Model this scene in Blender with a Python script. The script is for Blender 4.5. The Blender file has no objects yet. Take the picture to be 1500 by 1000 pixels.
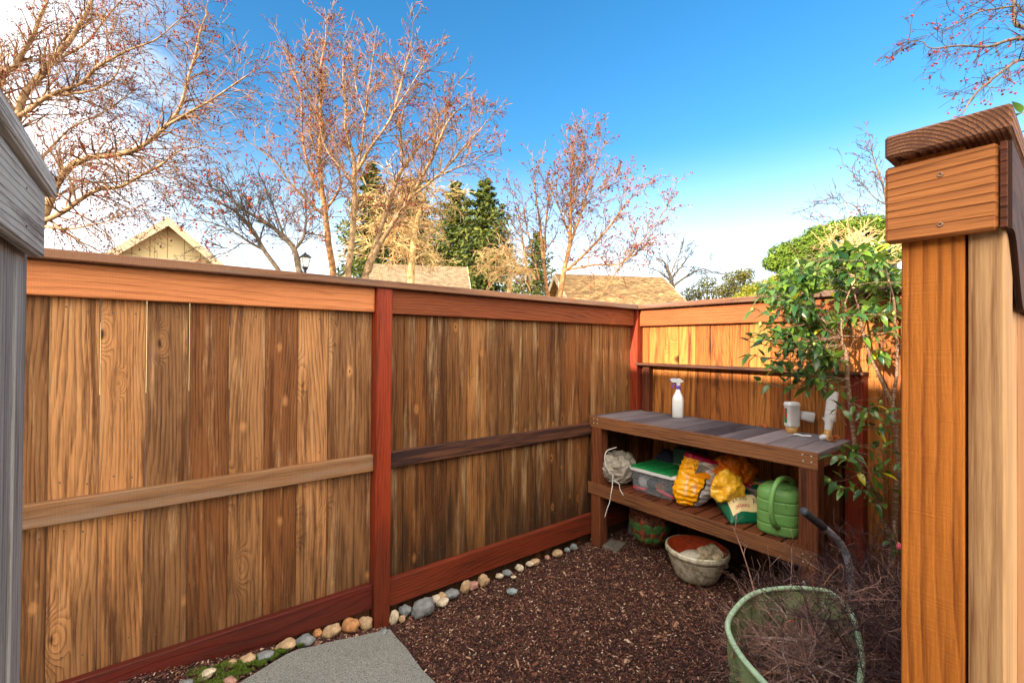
import bpy, math, random
from mathutils import Vector as V, Matrix, Euler, noise as mn
R = math.radians
random.seed(7)
S = bpy.context.scene
COL = S.collection

# ------------------------------------------------------------------ camera (level, 16 mm lens) and pixel -> world
FPX = 670.6
yaw, pitch, roll = R(38.177), R(.402), R(.399)
fw = V((math.sin(yaw)*math.cos(pitch), math.cos(yaw)*math.cos(pitch), math.sin(pitch)))
rt = V((math.cos(yaw), -math.sin(yaw), 0)); up = rt.cross(fw)
rt, up = rt*math.cos(roll)+up*math.sin(roll), up*math.cos(roll)-rt*math.sin(roll)
CAM = V((0, 0, 1.5))
cam = bpy.data.cameras.new('camera'); cam.lens = FPX/1500*36; cam.sensor_width = 36
cam.clip_start = .02; cam.clip_end = 1500
co = bpy.data.objects.new('camera', cam); COL.objects.link(co); S.camera = co
mw = Matrix((rt, up, -fw)).transposed().to_4x4(); mw.translation = CAM; co.matrix_world = mw

def ray(px, py): return fw + rt*((px-750)/FPX) - up*((py-500)/FPX)
def at(px, py, d): return CAM + ray(px, py)*d
def on(px, py, ax, val):
    r = ray(px, py); return CAM + r*((val-CAM[ax])/r[ax])

# ------------------------------------------------------------------ mesh builder
class MB:
    def __init__(s): s.v = []; s.f = []; s.w = []; s.r = []; s.m = []
    def add(s, vs, fs, wc=None, rnd=0., mi=0):
        b = len(s.v)
        s.v += [tuple(p) for p in vs]
        s.f += [tuple(b+i for i in f) for f in fs]
        s.m += [mi]*len(fs)
        s.w += [tuple(p) for p in (wc if wc is not None else vs)]
        s.r += [rnd]*len(vs)
    def box(s, c, size, grain=0, rot=None, ch=.003, rnd=None, jit=0.):
        """chamfered box; grain = axis that the wood grain follows"""
        hx, hy, hz = size[0]/2, size[1]/2, size[2]/2
        ch = min(ch, hx*.6, hy*.6, hz*.6)
        vs = []; idx = {}
        for sx in (-1, 1):
            for sy in (-1, 1):
                for sz in (-1, 1):
                    for a in range(3):
                        q = [sx*(hx-ch), sy*(hy-ch), sz*(hz-ch)]
                        q[a] = (sx*hx, sy*hy, sz*hz)[a]
                        idx[(sx, sy, sz, a)] = len(vs); vs.append(V(q))
        fs = []
        for a in range(3):
            b, c2 = (a+1) % 3, (a+2) % 3
            for sg in (-1, 1):
                ring = []
                for (t1, t2) in ((-1, -1), (1, -1), (1, 1), (-1, 1)):
                    k = [0, 0, 0]; k[a] = sg; k[b] = t1; k[c2] = t2
                    ring.append(idx[(k[0], k[1], k[2], a)])
                fs.append(tuple(ring) if sg > 0 else tuple(ring[::-1]))
            for t1 in (-1, 1):
                for t2 in (-1, 1):
                    k0 = [0, 0, 0]; k1 = [0, 0, 0]; k0[a] = -1; k1[a] = 1
                    k0[b] = k1[b] = t1; k0[c2] = k1[c2] = t2
                    q = [idx[(*k0, b)], idx[(*k1, b)], idx[(*k1, c2)], idx[(*k0, c2)]]
                    if t1*t2 < 0: q = q[::-1]
                    fs.append(tuple(q[::-1]))
        for sx in (-1, 1):
            for sy in (-1, 1):
                for sz in (-1, 1):
                    t = [idx[(sx, sy, sz, a)] for a in range(3)]
                    if sx*sy*sz < 0: t = t[::-1]
                    fs.append(tuple(t))
        o = V((random.random()*12, random.random()*12, random.random()*12))
        g = grain; x = (g+1) % 3; y = (g+2) % 3
        wc = [(p[x]+o.x, p[g]+o.y, p[y]+o.z) for p in vs]
        if rot is not None:
            if not isinstance(rot, Matrix): rot = Euler(rot).to_matrix()
            vs = [rot @ p for p in vs]
        c = V(c)
        s.add([p+c for p in vs], fs, wc, random.random() if rnd is None else rnd)
    def tube(s, pts, rad, n=8, cap=True, rnd=None, mi=0):
        pts = [V(p) for p in pts]; k = len(pts)
        if not isinstance(rad, (list, tuple)): rad = [rad]*k
        t = (pts[1]-pts[0]).normalized()
        a = t.orthogonal().normalized(); vs = []; wc = []
        ll = random.random()*30
        for i in range(k):
            if i == 0: t2 = pts[1]-pts[0]
            elif i == k-1: t2 = pts[-1]-pts[-2]
            else: t2 = pts[i+1]-pts[i-1]
            t2.normalize(); a = a-t2*a.dot(t2)
            if a.length < 1e-6: a = t2.orthogonal()
            a.normalize(); b = t2.cross(a)
            if i: ll += (pts[i]-pts[i-1]).length
            for j in range(n):
                an = 2*math.pi*j/n
                d = a*math.cos(an)+b*math.sin(an)
                vs.append(pts[i]+d*rad[i]); wc.append((d.dot(V((1, 0, .3)))*rad[i], ll, d.z*rad[i]))
        fs = []
        for i in range(k-1):
            for j in range(n):
                q = (j+1) % n
                fs.append((i*n+j, i*n+q, (i+1)*n+q, (i+1)*n+j))
        if cap: fs += [tuple(range(n))[::-1], tuple((k-1)*n+j for j in range(n))]
        s.add(vs, fs, wc, random.random() if rnd is None else rnd, mi)
    def lathe(s, prof, c, n=32, sq=0., sx=1., sy=1., M=None, rnd=0., mi=0, closed=False):
        """revolve (r, z) profile; sq squares the section off"""
        vs = []; k = len(prof)
        for r_, z in prof:
            for j in range(n):
                an = 2*math.pi*(j+.5)/n; cx, cy = math.cos(an), math.sin(an)
                if sq: 
                    m = (abs(cx)**sq+abs(cy)**sq)**(1/sq); cx /= m; cy /= m
                vs.append(V((r_*cx*sx, r_*cy*sy, z)))
        wc = list(vs)
        if M is not None: vs = [M @ p for p in vs]
        vs = [p+V(c) for p in vs]
        fs = [(i*n+j, i*n+(j+1) % n, (i+1)*n+(j+1) % n, (i+1)*n+j) for i in range(k-1) for j in range(n)]
        if closed: fs += [tuple(range(n))[::-1], tuple((k-1)*n+j for j in range(n))]
        s.add(vs, fs, wc, rnd, mi)
    def grid(s, fn, nu, nv, rnd=0., closeu=False, wcf=None):
        vs = []; wc = []
        for i in range(nu+(0 if closeu else 1)):
            for j in range(nv+1):
                u, v_ = i/nu, j/nv
                vs.append(fn(u, v_)); wc.append(wcf(u, v_) if wcf else (u, v_, 0))
        fs = []; W = nv+1; NU = nu
        for i in range(nu):
            for j in range(nv):
                a = i*W+j; b = ((i+1) % NU if closeu else i+1)*W+j
                fs.append((a, b, b+1, a+1))
        s.add(vs, fs, wc, rnd)
    def blob(s, c, rx, ry, rz, amp=.1, fr=2., M=None, n=12, rnd=0., flat=0.):
        sd = V((random.random()*90, random.random()*90, 3)); vs = []
        for i in range(n+1):
            th = math.pi*i/n
            for j in range(2*n):
                ph = math.pi*j/n
                d = V((math.sin(th)*math.cos(ph), math.sin(th)*math.sin(ph), math.cos(th)))
                k = 1+amp*mn.noise(d*fr+sd)+amp*.4*mn.noise(d*fr*3+sd)
                p = V((d.x*rx, d.y*ry, d.z*rz))*k
                if M is not None: p = M @ p
                vs.append(p+V(c))
        w = 2*n
        fs = [(i*w+j, (i+1)*w+j, (i+1)*w+(j+1) % w, i*w+(j+1) % w) for i in range(n) for j in range(w)]
        s.add(vs, fs, None, rnd)
    def build(s, name, mat, parent=None, smooth=False, inv=None):
        me = bpy.data.meshes.new(name); me.from_pydata(s.v, [], s.f)
        for m in (mat if isinstance(mat, (list, tuple)) else [mat]): me.materials.append(m)
        at_ = me.attributes.new('wc', 'FLOAT_VECTOR', 'POINT')
        at_.data.foreach_set('vector', [c for p in s.w for c in p])
        ar = me.attributes.new('rnd', 'FLOAT', 'POINT'); ar.data.foreach_set('value', s.r)
        if isinstance(mat, (list, tuple)): me.polygons.foreach_set('material_index', s.m)
        if smooth: me.polygons.foreach_set('use_smooth', [True]*len(s.f))
        me.update()
        o = bpy.data.objects.new(name, me); COL.objects.link(o)
        if parent is not None:
            o.parent = parent
            if parent.type == 'EMPTY' or True:
                q = parent; T = Matrix.Identity(4)
                chain = []
                while q is not None: chain.append(q); q = q.parent
                for q in chain[::-1]: T = T @ q.matrix_basis
                me.transform(T.inverted())
        return o

def tag(o, label=None, cat=None, group=None, kind=None):
    if label: o['label'] = label
    if cat: o['category'] = cat
    if group: o['group'] = group
    if kind: o['kind'] = kind
    return o
def thing(name, loc, label, cat, group=None):
    o = bpy.data.objects.new(name, None); COL.objects.link(o); o.location = loc; o.empty_display_size = .1
    return tag(o, label, cat, group)

# ------------------------------------------------------------------ material graph helper
class G:
    def __init__(s, name, world=False):
        if world: s.m = bpy.data.worlds.new(name)
        else: s.m = bpy.data.materials.new(name)
        s.m.use_nodes = True; s.t = s.m.node_tree; s.t.nodes.clear()
    def n(s, typ, props=None, **inp):
        nd = s.t.nodes.new('ShaderNode'+typ)
        for k, v_ in (props or {}).items(): setattr(nd, k, v_)
        for k, v_ in inp.items():
            key = int(k[1:]) if k[0] == '_' and k[1:].isdigit() else k.replace('_', ' ')
            s.set(nd.inputs[key], v_)
        return nd
    def set(s, sock, v_):
        if isinstance(v_, bpy.types.NodeSocket): s.t.links.new(v_, sock)
        elif isinstance(v_, bpy.types.Node): s.t.links.new(v_.outputs[0], sock)
        else:
            if isinstance(v_, (tuple, list)) and len(v_) == 3 and sock.type == 'RGBA': v_ = (*v_, 1)
            sock.default_value = v_
    def math(s, op, a, b=0., c=None, clamp=False):
        nd = s.n('Math', {'operation': op, 'use_clamp': clamp}, _0=a, _1=b)
        if c is not None: s.set(nd.inputs[2], c)
        return nd.outputs[0]
    def mix(s, f, a, b, mode='MIX'):
        nd = s.n('Mix', {'data_type': 'RGBA', 'blend_type': mode})
        s.set(nd.inputs[0], f); s.set(nd.inputs[6], a); s.set(nd.inputs[7], b)
        return nd.outputs[2]
    def ramp(s, f, stops, interp='LINEAR'):
        nd = s.n('ValToRGB', _0=f); cr = nd.color_ramp; cr.interpolation = interp
        while len(cr.elements) > 1: cr.elements.remove(cr.elements[-1])
        cr.elements[0].position = stops[0][0]; cr.elements[0].color = cv(stops[0][1])
        for p, c in stops[1:]:
            e = cr.elements.new(p); e.color = cv(c)
        return nd.outputs[0]
    def mapr(s, f, a, b, c=0., d=1., interp='SMOOTHSTEP'):
        return s.n('MapRange', {'interpolation_type': interp}, _0=f, _1=a, _2=b, _3=c, _4=d).outputs[0]
    def scale(s, vec, sc, loc=(0, 0, 0)):
        return s.n('Mapping', Vector=vec, Scale=sc, Location=loc).outputs[0]
    def noise(s, vec, sc, det=3., rough=.55, dist=0.):
        return s.n('TexNoise', Vector=vec, Scale=sc, Detail=det, Roughness=rough, Distortion=dist).outputs[0]
    def wc(s): return s.n('Attribute', {'attribute_name': 'wc'}).outputs['Vector']
    def rnd(s): return s.n('Attribute', {'attribute_name': 'rnd'}).outputs['Fac']
    def out(s, col, rough=.7, bump=None, bs=.3, bd=.002, spec=.3, metal=0., trans=0., transl=0., alpha=None, coat=0.):
        p = s.n('BsdfPrincipled', Base_Color=col, Roughness=rough, Metallic=metal)
        s.set(p.inputs['Specular IOR Level'], spec); s.set(p.inputs['Transmission Weight'], trans)
        if coat: s.set(p.inputs['Coat Weight'], coat)
        if alpha is not None: s.set(p.inputs['Alpha'], alpha)
        if bump is not None:
            b = s.n('Bump', Strength=bs, Distance=bd, Height=bump); s.set(p.inputs['Normal'], b)
        sh = p.outputs[0]
        if transl:
            tr = s.n('BsdfTranslucent', Color=col)
            sh = s.n('MixShader', _0=transl, _1=sh, _2=tr).outputs[0]
        o = s.n('OutputMaterial'); s.set(o.inputs[0], sh)
        return s.m
def cv(c): return (c, c, c, 1) if isinstance(c, (int, float)) else ((*c, 1) if len(c) == 3 else c)
def sr(r, g, b):
    f = lambda x: ((x/255+.055)/1.055)**2.4 if x > 10 else x/255/12.92
    return (f(r), f(g), f(b))
def plain(name, col, rough=.5, var=.15, fr=30., bump=.2, spec=.4, **kw):
    g = G(name); w = g.n('TexCoord').outputs['Object']
    nz = g.noise(w, fr, 4.)
    c = g.mix(g.mapr(nz, .3, .7), tuple(x*(1-var) for x in col), tuple(min(1, x*(1+var)) for x in col))
    return g.out(c, rough, nz if bump else None, bump, .002, spec, **kw)

def wood(name, light, dark, light2=None, freq=24., knots=.7, ringc=.55, grey=None, greyamt=0., stain=None, stainamt=0., bump=.35, rough=.72, saw=0., lowdark=0., blotch=.35, tint=.35, wob=1., smallk=0.):
    g = G(name); P = g.wc(); r = g.rnd()
    n1 = g.noise(g.scale(P, (5, .9, 5)), 1., 3., .5)
    n2 = g.noise(g.scale(P, (2.2, .35, 2.2), (7, 3, 1)), 1., 2., .5)
    kv = g.n('TexVoronoi', {'feature': 'F1'}, Vector=g.scale(P, (6.5, 2.6, 2.)), Scale=1., Randomness=1.)
    kd = kv.outputs['Distance']
    kd = g.math('MULTIPLY', kd, g.mapr(g.n('SeparateColor', _0=kv.outputs['Color']).outputs[1], 0, 1, .7, 1.7, 'LINEAR'))
    kdn = g.math('ADD', kd, g.math('MULTIPLY', g.math('SUBTRACT', n1, .5), .12))
    pick = g.math('GREATER_THAN', g.n('SeparateColor', _0=kv.outputs['Color']).outputs[0], 1-knots*.75)
    k = g.math('MULTIPLY', g.mapr(kdn, .02, .30, 1., 0.), pick)
    sx = g.n('SeparateXYZ', _0=P)
    rc = g.math('MULTIPLY', sx.outputs[0], freq)
    rc = g.math('ADD', rc, g.math('MULTIPLY', sx.outputs[2], freq*.6))
    rc = g.math('MULTIPLY_ADD', n2, freq*.30*wob, rc); rc = g.math('MULTIPLY_ADD', n1, freq*.07*wob, rc)
    rc = g.math('MULTIPLY_ADD', k, freq*.075, rc)
    rc = g.math('MULTIPLY_ADD', g.noise(g.scale(P, (40, 6, 40)), 1., 2.), .45, rc)
    fr = g.math('FRACT', rc)
    line = g.ramp(fr, [(0, 0.), (.45, .25), (.86, 1.), (.93, .7), (1., 0.)])
    fib = g.noise(g.scale(P, (260, 9, 260)), 1., 3., .65)
    fib2 = g.noise(g.scale(P, (130, 2.6, 130)), 1., 3., .65)
    big = g.noise(g.scale(P, (9, 1.6, 9), (1, 9, 4)), 1., 4., .65)
    f = g.math('MULTIPLY', line, g.mapr(fib2, .3, .7, ringc*.4, ringc))
    f = g.math('ADD', f, g.math('MULTIPLY', g.math('SUBTRACT', fib, .5), .9))
    f = g.math('ADD', f, g.math('MULTIPLY', g.math('SUBTRACT', fib2, .5), .7))
    f = g.math('ADD', f, g.math('MULTIPLY', g.math('SUBTRACT', big, .5), blotch*2.2), clamp=True)
    l1 = g.mix(g.mapr(r, .3, .7), light, light2 or light)
    c = g.mix(f, l1, dark)
    # board to board difference in tone
    tn = g.math('FRACT', g.math('MULTIPLY', r, 7.31))
    c = g.mix(1., c, g.n('CombineColor', _0=g.mapr(tn, 0, 1, 1-tint, 1+tint*.5, 'LINEAR'), _1=g.mapr(tn, 0, 1, 1-tint, 1+tint*.5, 'LINEAR'), _2=g.mapr(tn, 0, 1, 1-tint*.9, 1+tint*.6, 'LINEAR')).outputs[0], 'MULTIPLY')
    if grey:
        gm = g.mapr(g.math('ADD', g.noise(g.scale(P, (17, 1.3, 17), (4, 4, 4)), 1., 5., .7), greyamt), .48, .68)
        c = g.mix(g.math('MULTIPLY', gm, .85), c, g.mix(f, grey, tuple(x*.35 for x in grey)))
    if stain:
        sm = g.mapr(g.math('ADD', g.noise(g.scale(P, (30, 1.6, 30), (9, 2, 4)), 1., 5., .72), stainamt), .56, .74)
        c = g.mix(g.math('MULTIPLY', sm, .8), c, stain)
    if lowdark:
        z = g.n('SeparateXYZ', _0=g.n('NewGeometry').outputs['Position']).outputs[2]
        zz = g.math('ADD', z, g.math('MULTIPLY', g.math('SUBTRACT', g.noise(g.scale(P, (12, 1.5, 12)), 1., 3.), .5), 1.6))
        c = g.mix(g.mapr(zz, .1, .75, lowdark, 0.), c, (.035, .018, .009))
    kc = g.math('MULTIPLY', g.mapr(kdn, .02, .06, 1., 0.), pick)
    c = g.mix(g.math('MULTIPLY', kc, .85), c, tuple(x*.35 for x in dark))
    kr = g.math('MULTIPLY', g.math('MULTIPLY', g.mapr(kdn, .05, .08), g.mapr(kdn, .08, .2, 1., 0.)), pick)
    c = g.mix(g.math('MULTIPLY', kr, .22), c, tuple(min(1, x*1.35) for x in light))
    if smallk:
        k2 = g.n('TexVoronoi', {'feature': 'F1'}, Vector=g.scale(P, (11, 5.5, 2.)), Scale=1., Randomness=1.)
        pk = g.math('GREATER_THAN', g.n('SeparateColor', _0=k2.outputs['Color']).outputs[0], 1-smallk*.55)
        d2 = g.math('ADD', k2.outputs['Distance'], g.math('MULTIPLY', g.math('SUBTRACT', g.noise(g.scale(P, (60, 60, 60)), 1., 2.), .5), .08))
        c = g.mix(g.math('MULTIPLY', g.math('MULTIPLY', g.mapr(d2, .08, .22, 1., 0.), pk), .55), c, tuple(min(1, x*1.5) for x in light))
        c = g.mix(g.math('MULTIPLY', g.math('MULTIPLY', g.mapr(d2, .035, .075, 1., 0.), pk), .9), c, tuple(x*.5 for x in dark))
    h = g.math('MULTIPLY_ADD', line, -.5, g.math('MULTIPLY', fib, .7))
    h = g.math('ADD', h, g.math('MULTIPLY', big, .6))
    if saw:
        h = g.math('ADD', h, g.math('MULTIPLY', g.noise(g.scale(P, (8, 420, 8)), 1., 2.), saw))
    return g.out(c, rough, h, min(1, bump*1.5), .005, .25)

# woods
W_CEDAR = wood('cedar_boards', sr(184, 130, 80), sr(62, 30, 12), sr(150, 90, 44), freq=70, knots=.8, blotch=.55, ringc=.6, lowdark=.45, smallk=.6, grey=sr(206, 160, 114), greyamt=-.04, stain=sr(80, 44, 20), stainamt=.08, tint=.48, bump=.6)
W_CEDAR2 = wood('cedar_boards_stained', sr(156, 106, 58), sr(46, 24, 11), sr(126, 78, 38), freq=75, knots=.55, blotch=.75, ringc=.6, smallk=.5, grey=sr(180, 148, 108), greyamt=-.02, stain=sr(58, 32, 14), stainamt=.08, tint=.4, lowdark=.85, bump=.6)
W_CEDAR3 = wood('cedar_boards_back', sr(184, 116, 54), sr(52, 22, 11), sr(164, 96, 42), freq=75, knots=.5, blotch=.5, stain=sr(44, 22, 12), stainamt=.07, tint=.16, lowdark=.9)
W_TRIM = wood('trim_boards', sr(204, 140, 92), sr(126, 64, 30), sr(188, 112, 64), freq=60, wob=.6, knots=.0, blotch=.4, tint=.25, saw=.6)
W_TRIM2 = wood('trim_boards_rust', sr(166, 94, 50), sr(66, 28, 14), sr(138, 72, 38), freq=60, knots=.3, blotch=.4, tint=.2, saw=.6)
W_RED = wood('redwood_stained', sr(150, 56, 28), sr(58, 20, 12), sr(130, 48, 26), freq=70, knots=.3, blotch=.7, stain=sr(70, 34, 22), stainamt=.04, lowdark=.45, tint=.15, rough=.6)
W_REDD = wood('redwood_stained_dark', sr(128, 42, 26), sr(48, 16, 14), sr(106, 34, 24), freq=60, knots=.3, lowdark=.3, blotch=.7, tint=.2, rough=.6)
W_CAP = wood('cap_weathered', sr(146, 104, 76), sr(66, 40, 30), sr(120, 82, 60), freq=20, knots=.2, blotch=.4, grey=sr(128, 108, 96), greyamt=.05, saw=1.4)
W_RAIL = wood('rail_weathered', sr(164, 118, 78), sr(92, 60, 38), sr(146, 100, 66), freq=18, knots=.5, blotch=.3, grey=sr(140, 118, 100), greyamt=.0, saw=.8)
W_RAILD = wood('rail_dark', sr(104, 66, 46), sr(46, 26, 22), sr(86, 54, 42), freq=18, knots=.5, blotch=.6, stain=sr(34, 22, 26), stainamt=.15)
W_BENCH = wood('bench_wood', sr(146, 96, 60), sr(66, 38, 24), sr(122, 78, 52), freq=60, knots=.5, blotch=.6, stain=sr(54, 32, 26), stainamt=.05)
W_BENCHL = wood('bench_leg_wood', sr(128, 72, 42), sr(52, 24, 14), sr(108, 56, 32), freq=60, knots=.4, blotch=.4, stain=sr(46, 22, 14), stainamt=.05)
W_TOP = wood('bench_top_weathered', sr(146, 138, 138), sr(66, 58, 60), sr(104, 98, 102), freq=60, knots=.3, blotch=.6, grey=sr(128, 126, 132), greyamt=-.06, tint=.75, bump=.5)
W_GREY = wood('grey_weathered', sr(206, 198, 186), sr(92, 82, 72), sr(178, 170, 160), freq=90, wob=.35, knots=.1, blotch=.7, ringc=.7, stain=sr(92, 74, 60), stainamt=.06, tint=.12, bump=.5, saw=.3)
W_GREYB = wood('grey_brown_weathered', sr(150, 124, 100), sr(96, 66, 42), sr(160, 132, 104), freq=22, knots=.2, grey=sr(150, 154, 160), greyamt=.05, tint=.1)
W_ORANGE = wood('orange_cedar', sr(214, 132, 52), sr(120, 56, 14), sr(204, 120, 44), freq=95, wob=.3, knots=.0, blotch=.35, tint=.08, ringc=.7, bump=.4, saw=.3)
W_BOX = wood('orange_box_board', sr(186, 116, 62), sr(92, 44, 22), sr(180, 108, 56), freq=60, knots=.0, blotch=.5, tint=.05, stain=sr(84, 58, 36), stainamt=-.03, ringc=.8)
W_PALE = wood('pale_sapwood', sr(206, 142, 86), sr(120, 66, 28), sr(216, 168, 116), freq=80, wob=.25, knots=.0, blotch=.5, tint=.15, ringc=.65)

M_STEEL = plain('galvanised_steel', (.5, .46, .38), .4, .2, 200, .1, metal=.8)
M_DARKGAP = plain('rusty_iron', (.12, .08, .05), .7)
M_WHITEP = plain('white_plastic', (.78, .79, .8), .35, .04, 20, .05)
M_TANP = plain('tan_plastic', sr(190, 146, 84), .4, .15, 40, .1)
M_PURPLE = plain('purple_plastic', sr(104, 72, 170), .4, .1)
M_BARK = plain('bark_pale', sr(150, 122, 88), .85, .45, 9, .6)
M_BARKO = plain('bark_orange', sr(150, 108, 68), .85, .45, 7, .6)
M_BARKD = plain('bark_grey', sr(104, 90, 72), .85, .4, 9, .6)
M_TWIG = plain('twig_brown', sr(122, 90, 60), .85, .4, 5, 0)
M_TWIGP = plain('twig_pale', sr(196, 166, 114), .85, .35, 3, 0)
M_TWIGG = plain('twig_grey', sr(88, 80, 72), .85, .3, 3, 0)
M_BARKK = plain('bark_dark', sr(96, 82, 66), .85, .4, 9, .6)
M_TWIGK = plain('twig_dark', sr(62, 54, 54), .85, .3, 3, 0)
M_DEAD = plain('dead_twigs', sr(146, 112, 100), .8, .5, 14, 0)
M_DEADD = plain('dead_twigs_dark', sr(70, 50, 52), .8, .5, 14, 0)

def leafmat(name, c1, c2, c3=None, rough=.5, tr=.2, spec=.4):
    g = G(name); r = g.rnd()
    c = g.mix(g.mapr(r, 0, 1, 0, 1, 'LINEAR'), c1, c2)
    if c3: c = g.mix(g.mapr(r, .9, .93), c, c3)
    return g.out(c, rough, spec=spec, transl=tr)
M_CAM = leafmat('camellia_leaf', (.03, .10, .04), (.17, .29, .03), (.5, .46, .02), rough=.24, tr=.3, spec=.7)
M_BERRY = leafmat('seed_balls', sr(64, 26, 26), sr(150, 48, 32), None, .7, 0.)
M_BERRYO = leafmat('seed_balls_orange', sr(150, 60, 34), sr(226, 110, 56), None, .7, 0.)
M_CONIF = leafmat('conifer_foliage', (.014, .045, .014), (.17, .18, .025), None, .6, .15, .2)
M_PINE = leafmat('pine_foliage', (.05, .11, .012), (.2, .28, .03), None, .6, .25, .2)
M_OLIVE = leafmat('olive_foliage', (.07, .08, .02), (.2, .17, .04), None, .6, .25, .2)
M_YEL = leafmat('yellowgreen_foliage', (.12, .16, .02), (.42, .4, .05), None, .6, .3, .2)

# ================================================================== SETTING
SLOPE = .17; XG = .985
def gz(x, y=0): return max(0., min(.17, SLOPE*(XG-x)))*(1 if y < 2.5 else max(0, 1-(y-2.5)))
mb = MB()
def gfn(x0, x1, y0, y1, nx, ny, dz=0, amp=.004):
    def f(u, v_):
        x = x0+(x1-x0)*u; y = y0+(y1-y0)*v_
        return V((x, y, gz(x, y)+dz+amp*mn.noise(V((x*7, y*7, 0)))))
    return f
xs = [-600, -60, -10, -2] + [-.5+i*.1 for i in range(0, 45)] + [6, 30, 150, 600]
ys = [-600, -60, -10, -2] + [-.5+i*.1 for i in range(0, 36)] + [6, 30, 150, 600]
vs = []
for x in xs:
    for y in ys: vs.append((x, y, gz(x, y)-.012+.004*mn.noise(V((x*7, y*7, 0)))))
n_ = len(ys)
mb.add(vs, [(i*n_+j, (i+1)*n_+j, (i+1)*n_+j+1, i*n_+j+1) for i in range(len(xs)-1) for j in range(n_-1)])
g = G('mulch_soil'); P = g.n('NewGeometry').outputs['Position']
vo = g.n('TexVoronoi', {'feature': 'F1'}, Vector=P, Scale=150., Randomness=1.)
vc = g.n('SeparateColor', _0=vo.outputs['Color']).outputs[0]
c = g.ramp(vc, [(0, (.02, .01, .008)), (.4, (.055, .024, .018)), (.75, (.12, .055, .035)), (.93, (.2, .11, .06)), (1, (.35, .22, .14))])
c = g.mix(g.mapr(g.noise(P, 5., 4.), .35, .65, 0, .5), c, (.03, .014, .012))
M_SOIL = g.out(c, .9, g.math('SUBTRACT', g.noise(P, 90., 4.), g.math('MULTIPLY', vo.outputs['Distance'], .8)), .8, .01)
tag(mb.build('ground', M_SOIL), kind='structure')

# concrete path
mb = MB()
def slab(u, v_):
    x = -1.2+(XG+1.2)*u; ym = 2.265-max(0., .52-x)*.62; y = -1.5+(ym+1.5)*v_ ; x = min(x, XG-.0)
    e = .0
    return V((x - (.01*mn.noise(V((0, y*6, 2)))), y - .006*mn.noise(V((x*9, 0, 1))), min(.17, SLOPE*(XG-x))+.02+e))
mb.grid(slab, 40, 40)
k0 = len(mb.v)
# skirts
for i in range(40):
    a = slab(i/40, 1); b = slab((i+1)/40, 1)
    mb.add([a, b, b-V((0, 0, .1)), a-V((0, 0, .1))], [(0, 1, 2, 3)])
    a = slab(1, i/40); b = slab(1, (i+1)/40)
    mb.add([a, b, b-V((0, 0, .1)), a-V((0, 0, .1))], [(0, 1, 2, 3)])
g = G('concrete'); P = g.n('NewGeometry').outputs['Position']
nz = g.noise(P, 4., 5., .6); nf = g.noise(P, 220., 3., .7)
c = g.mix(nz, (.28, .3, .28), (.5, .52, .49))
c = g.mix(g.mapr(nf, .35, .7), (.14, .14, .125), c)
vo = g.n('TexVoronoi', {'feature': 'F1'}, Vector=P, Scale=120.)
sp = g.math('MULTIPLY', g.math('LESS_THAN', vo.outputs['Distance'], .34), g.math('GREATER_THAN', g.n('SeparateColor', _0=vo.outputs['Color']).outputs[0], .86))
c = g.mix(g.math('MULTIPLY', sp, .8), c, (.07, .05, .035))
c = g.mix(g.mapr(g.noise(P, 11., 4.), .58, .72, 0, .45), c, (.16, .18, .1))
M_CONC = g.out(c, .85, nf, .6, .003)
tag(mb.build('path', M_CONC), kind='structure')

# mulch chips
g = G('mulch_chips'); r = g.rnd()
c = g.ramp(r, [(0, (.018, .008, .009)), (.35, (.055, .02, .018)), (.66, (.13, .048, .036)), (.86, (.24, .10, .06)), (.95, (.42, .24, .15)), (1, (.66, .5, .38))])
M_CHIP = g.out(c, .8)
mb = MB(); rg = random.Random(3)
for i in range(76000):
    x = rg.uniform(.99, 3.2) ; y = rg.uniform(.25, 2.39)
    if rg.random() < .1: x = rg.uniform(-.1, .99); y = rg.uniform(2.27-max(0, .52-x)*.6, 2.4)
    d = math.hypot(x, y)
    s_ = rg.uniform(.0018, .0043)*(1+.0*d)
    if rg.random() < .04: s_ *= rg.uniform(1.6, 2.8)
    l = s_*rg.uniform(1, 2.6)
    M = Euler((rg.uniform(-.6, .6), rg.uniform(-.6, .6), rg.uniform(0, 6.3))).to_matrix()
    z = gz(x, y)-.009+rg.uniform(0, .009)
    c0 = V((x, y, z))
    t = s_*rg.uniform(.35, .9)
    q = [V((-l, -s_*rg.uniform(.3, 1), 0)), V((l, -s_*rg.uniform(.3, 1), 0)), V((l*.8, s_, 0)), V((-l*.9, s_*.8, 0)), V((rg.uniform(-.4, .4)*l, 0, t))]
    mb.add([M @ p+c0 for p in q], [(0, 1, 4), (1, 2, 4), (2, 3, 4), (3, 0, 4)], rnd=rg.random())
tag(mb.build('mulch', M_CHIP), 'dark reddish brown bark mulch covering the ground', None, None, 'stuff')

# moss along the path edge
mb = MB(); M_MOSS = leafmat('moss', (.05, .11, .012), (.16, .24, .02), None, .9, .2)
for i in range(15000):
    t = rg.random(); x = .12+.45*t; wd = max(0., .52-x)*.62*.95+.012
    y = 2.282-(1-rg.random()**1.3*.95)*wd+.004-.0*wd*(1+.35*mn.noise(V((x*14, 0, 0))))
    if mn.noise(V((x*22, y*30, 5))) < -.12: continue
    z = gz(x)+.026+rg.uniform(-.004, .004)
    l = rg.uniform(.003, .008); a = rg.uniform(0, 6.3); w = .0015
    d = V((math.cos(a), math.sin(a), 0)); e = V((-d.y, d.x, 0))
    b = V((x, y, z)); tp = b+d*l*.6+V((0, 0, l*.9))
    mb.add([b-e*w, b+e*w, tp], [(0, 1, 2)], rnd=rg.random())
tag(mb.build('moss', M_MOSS), 'strip of bright green moss along the edge of the concrete path', None, None, 'stuff')

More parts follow.
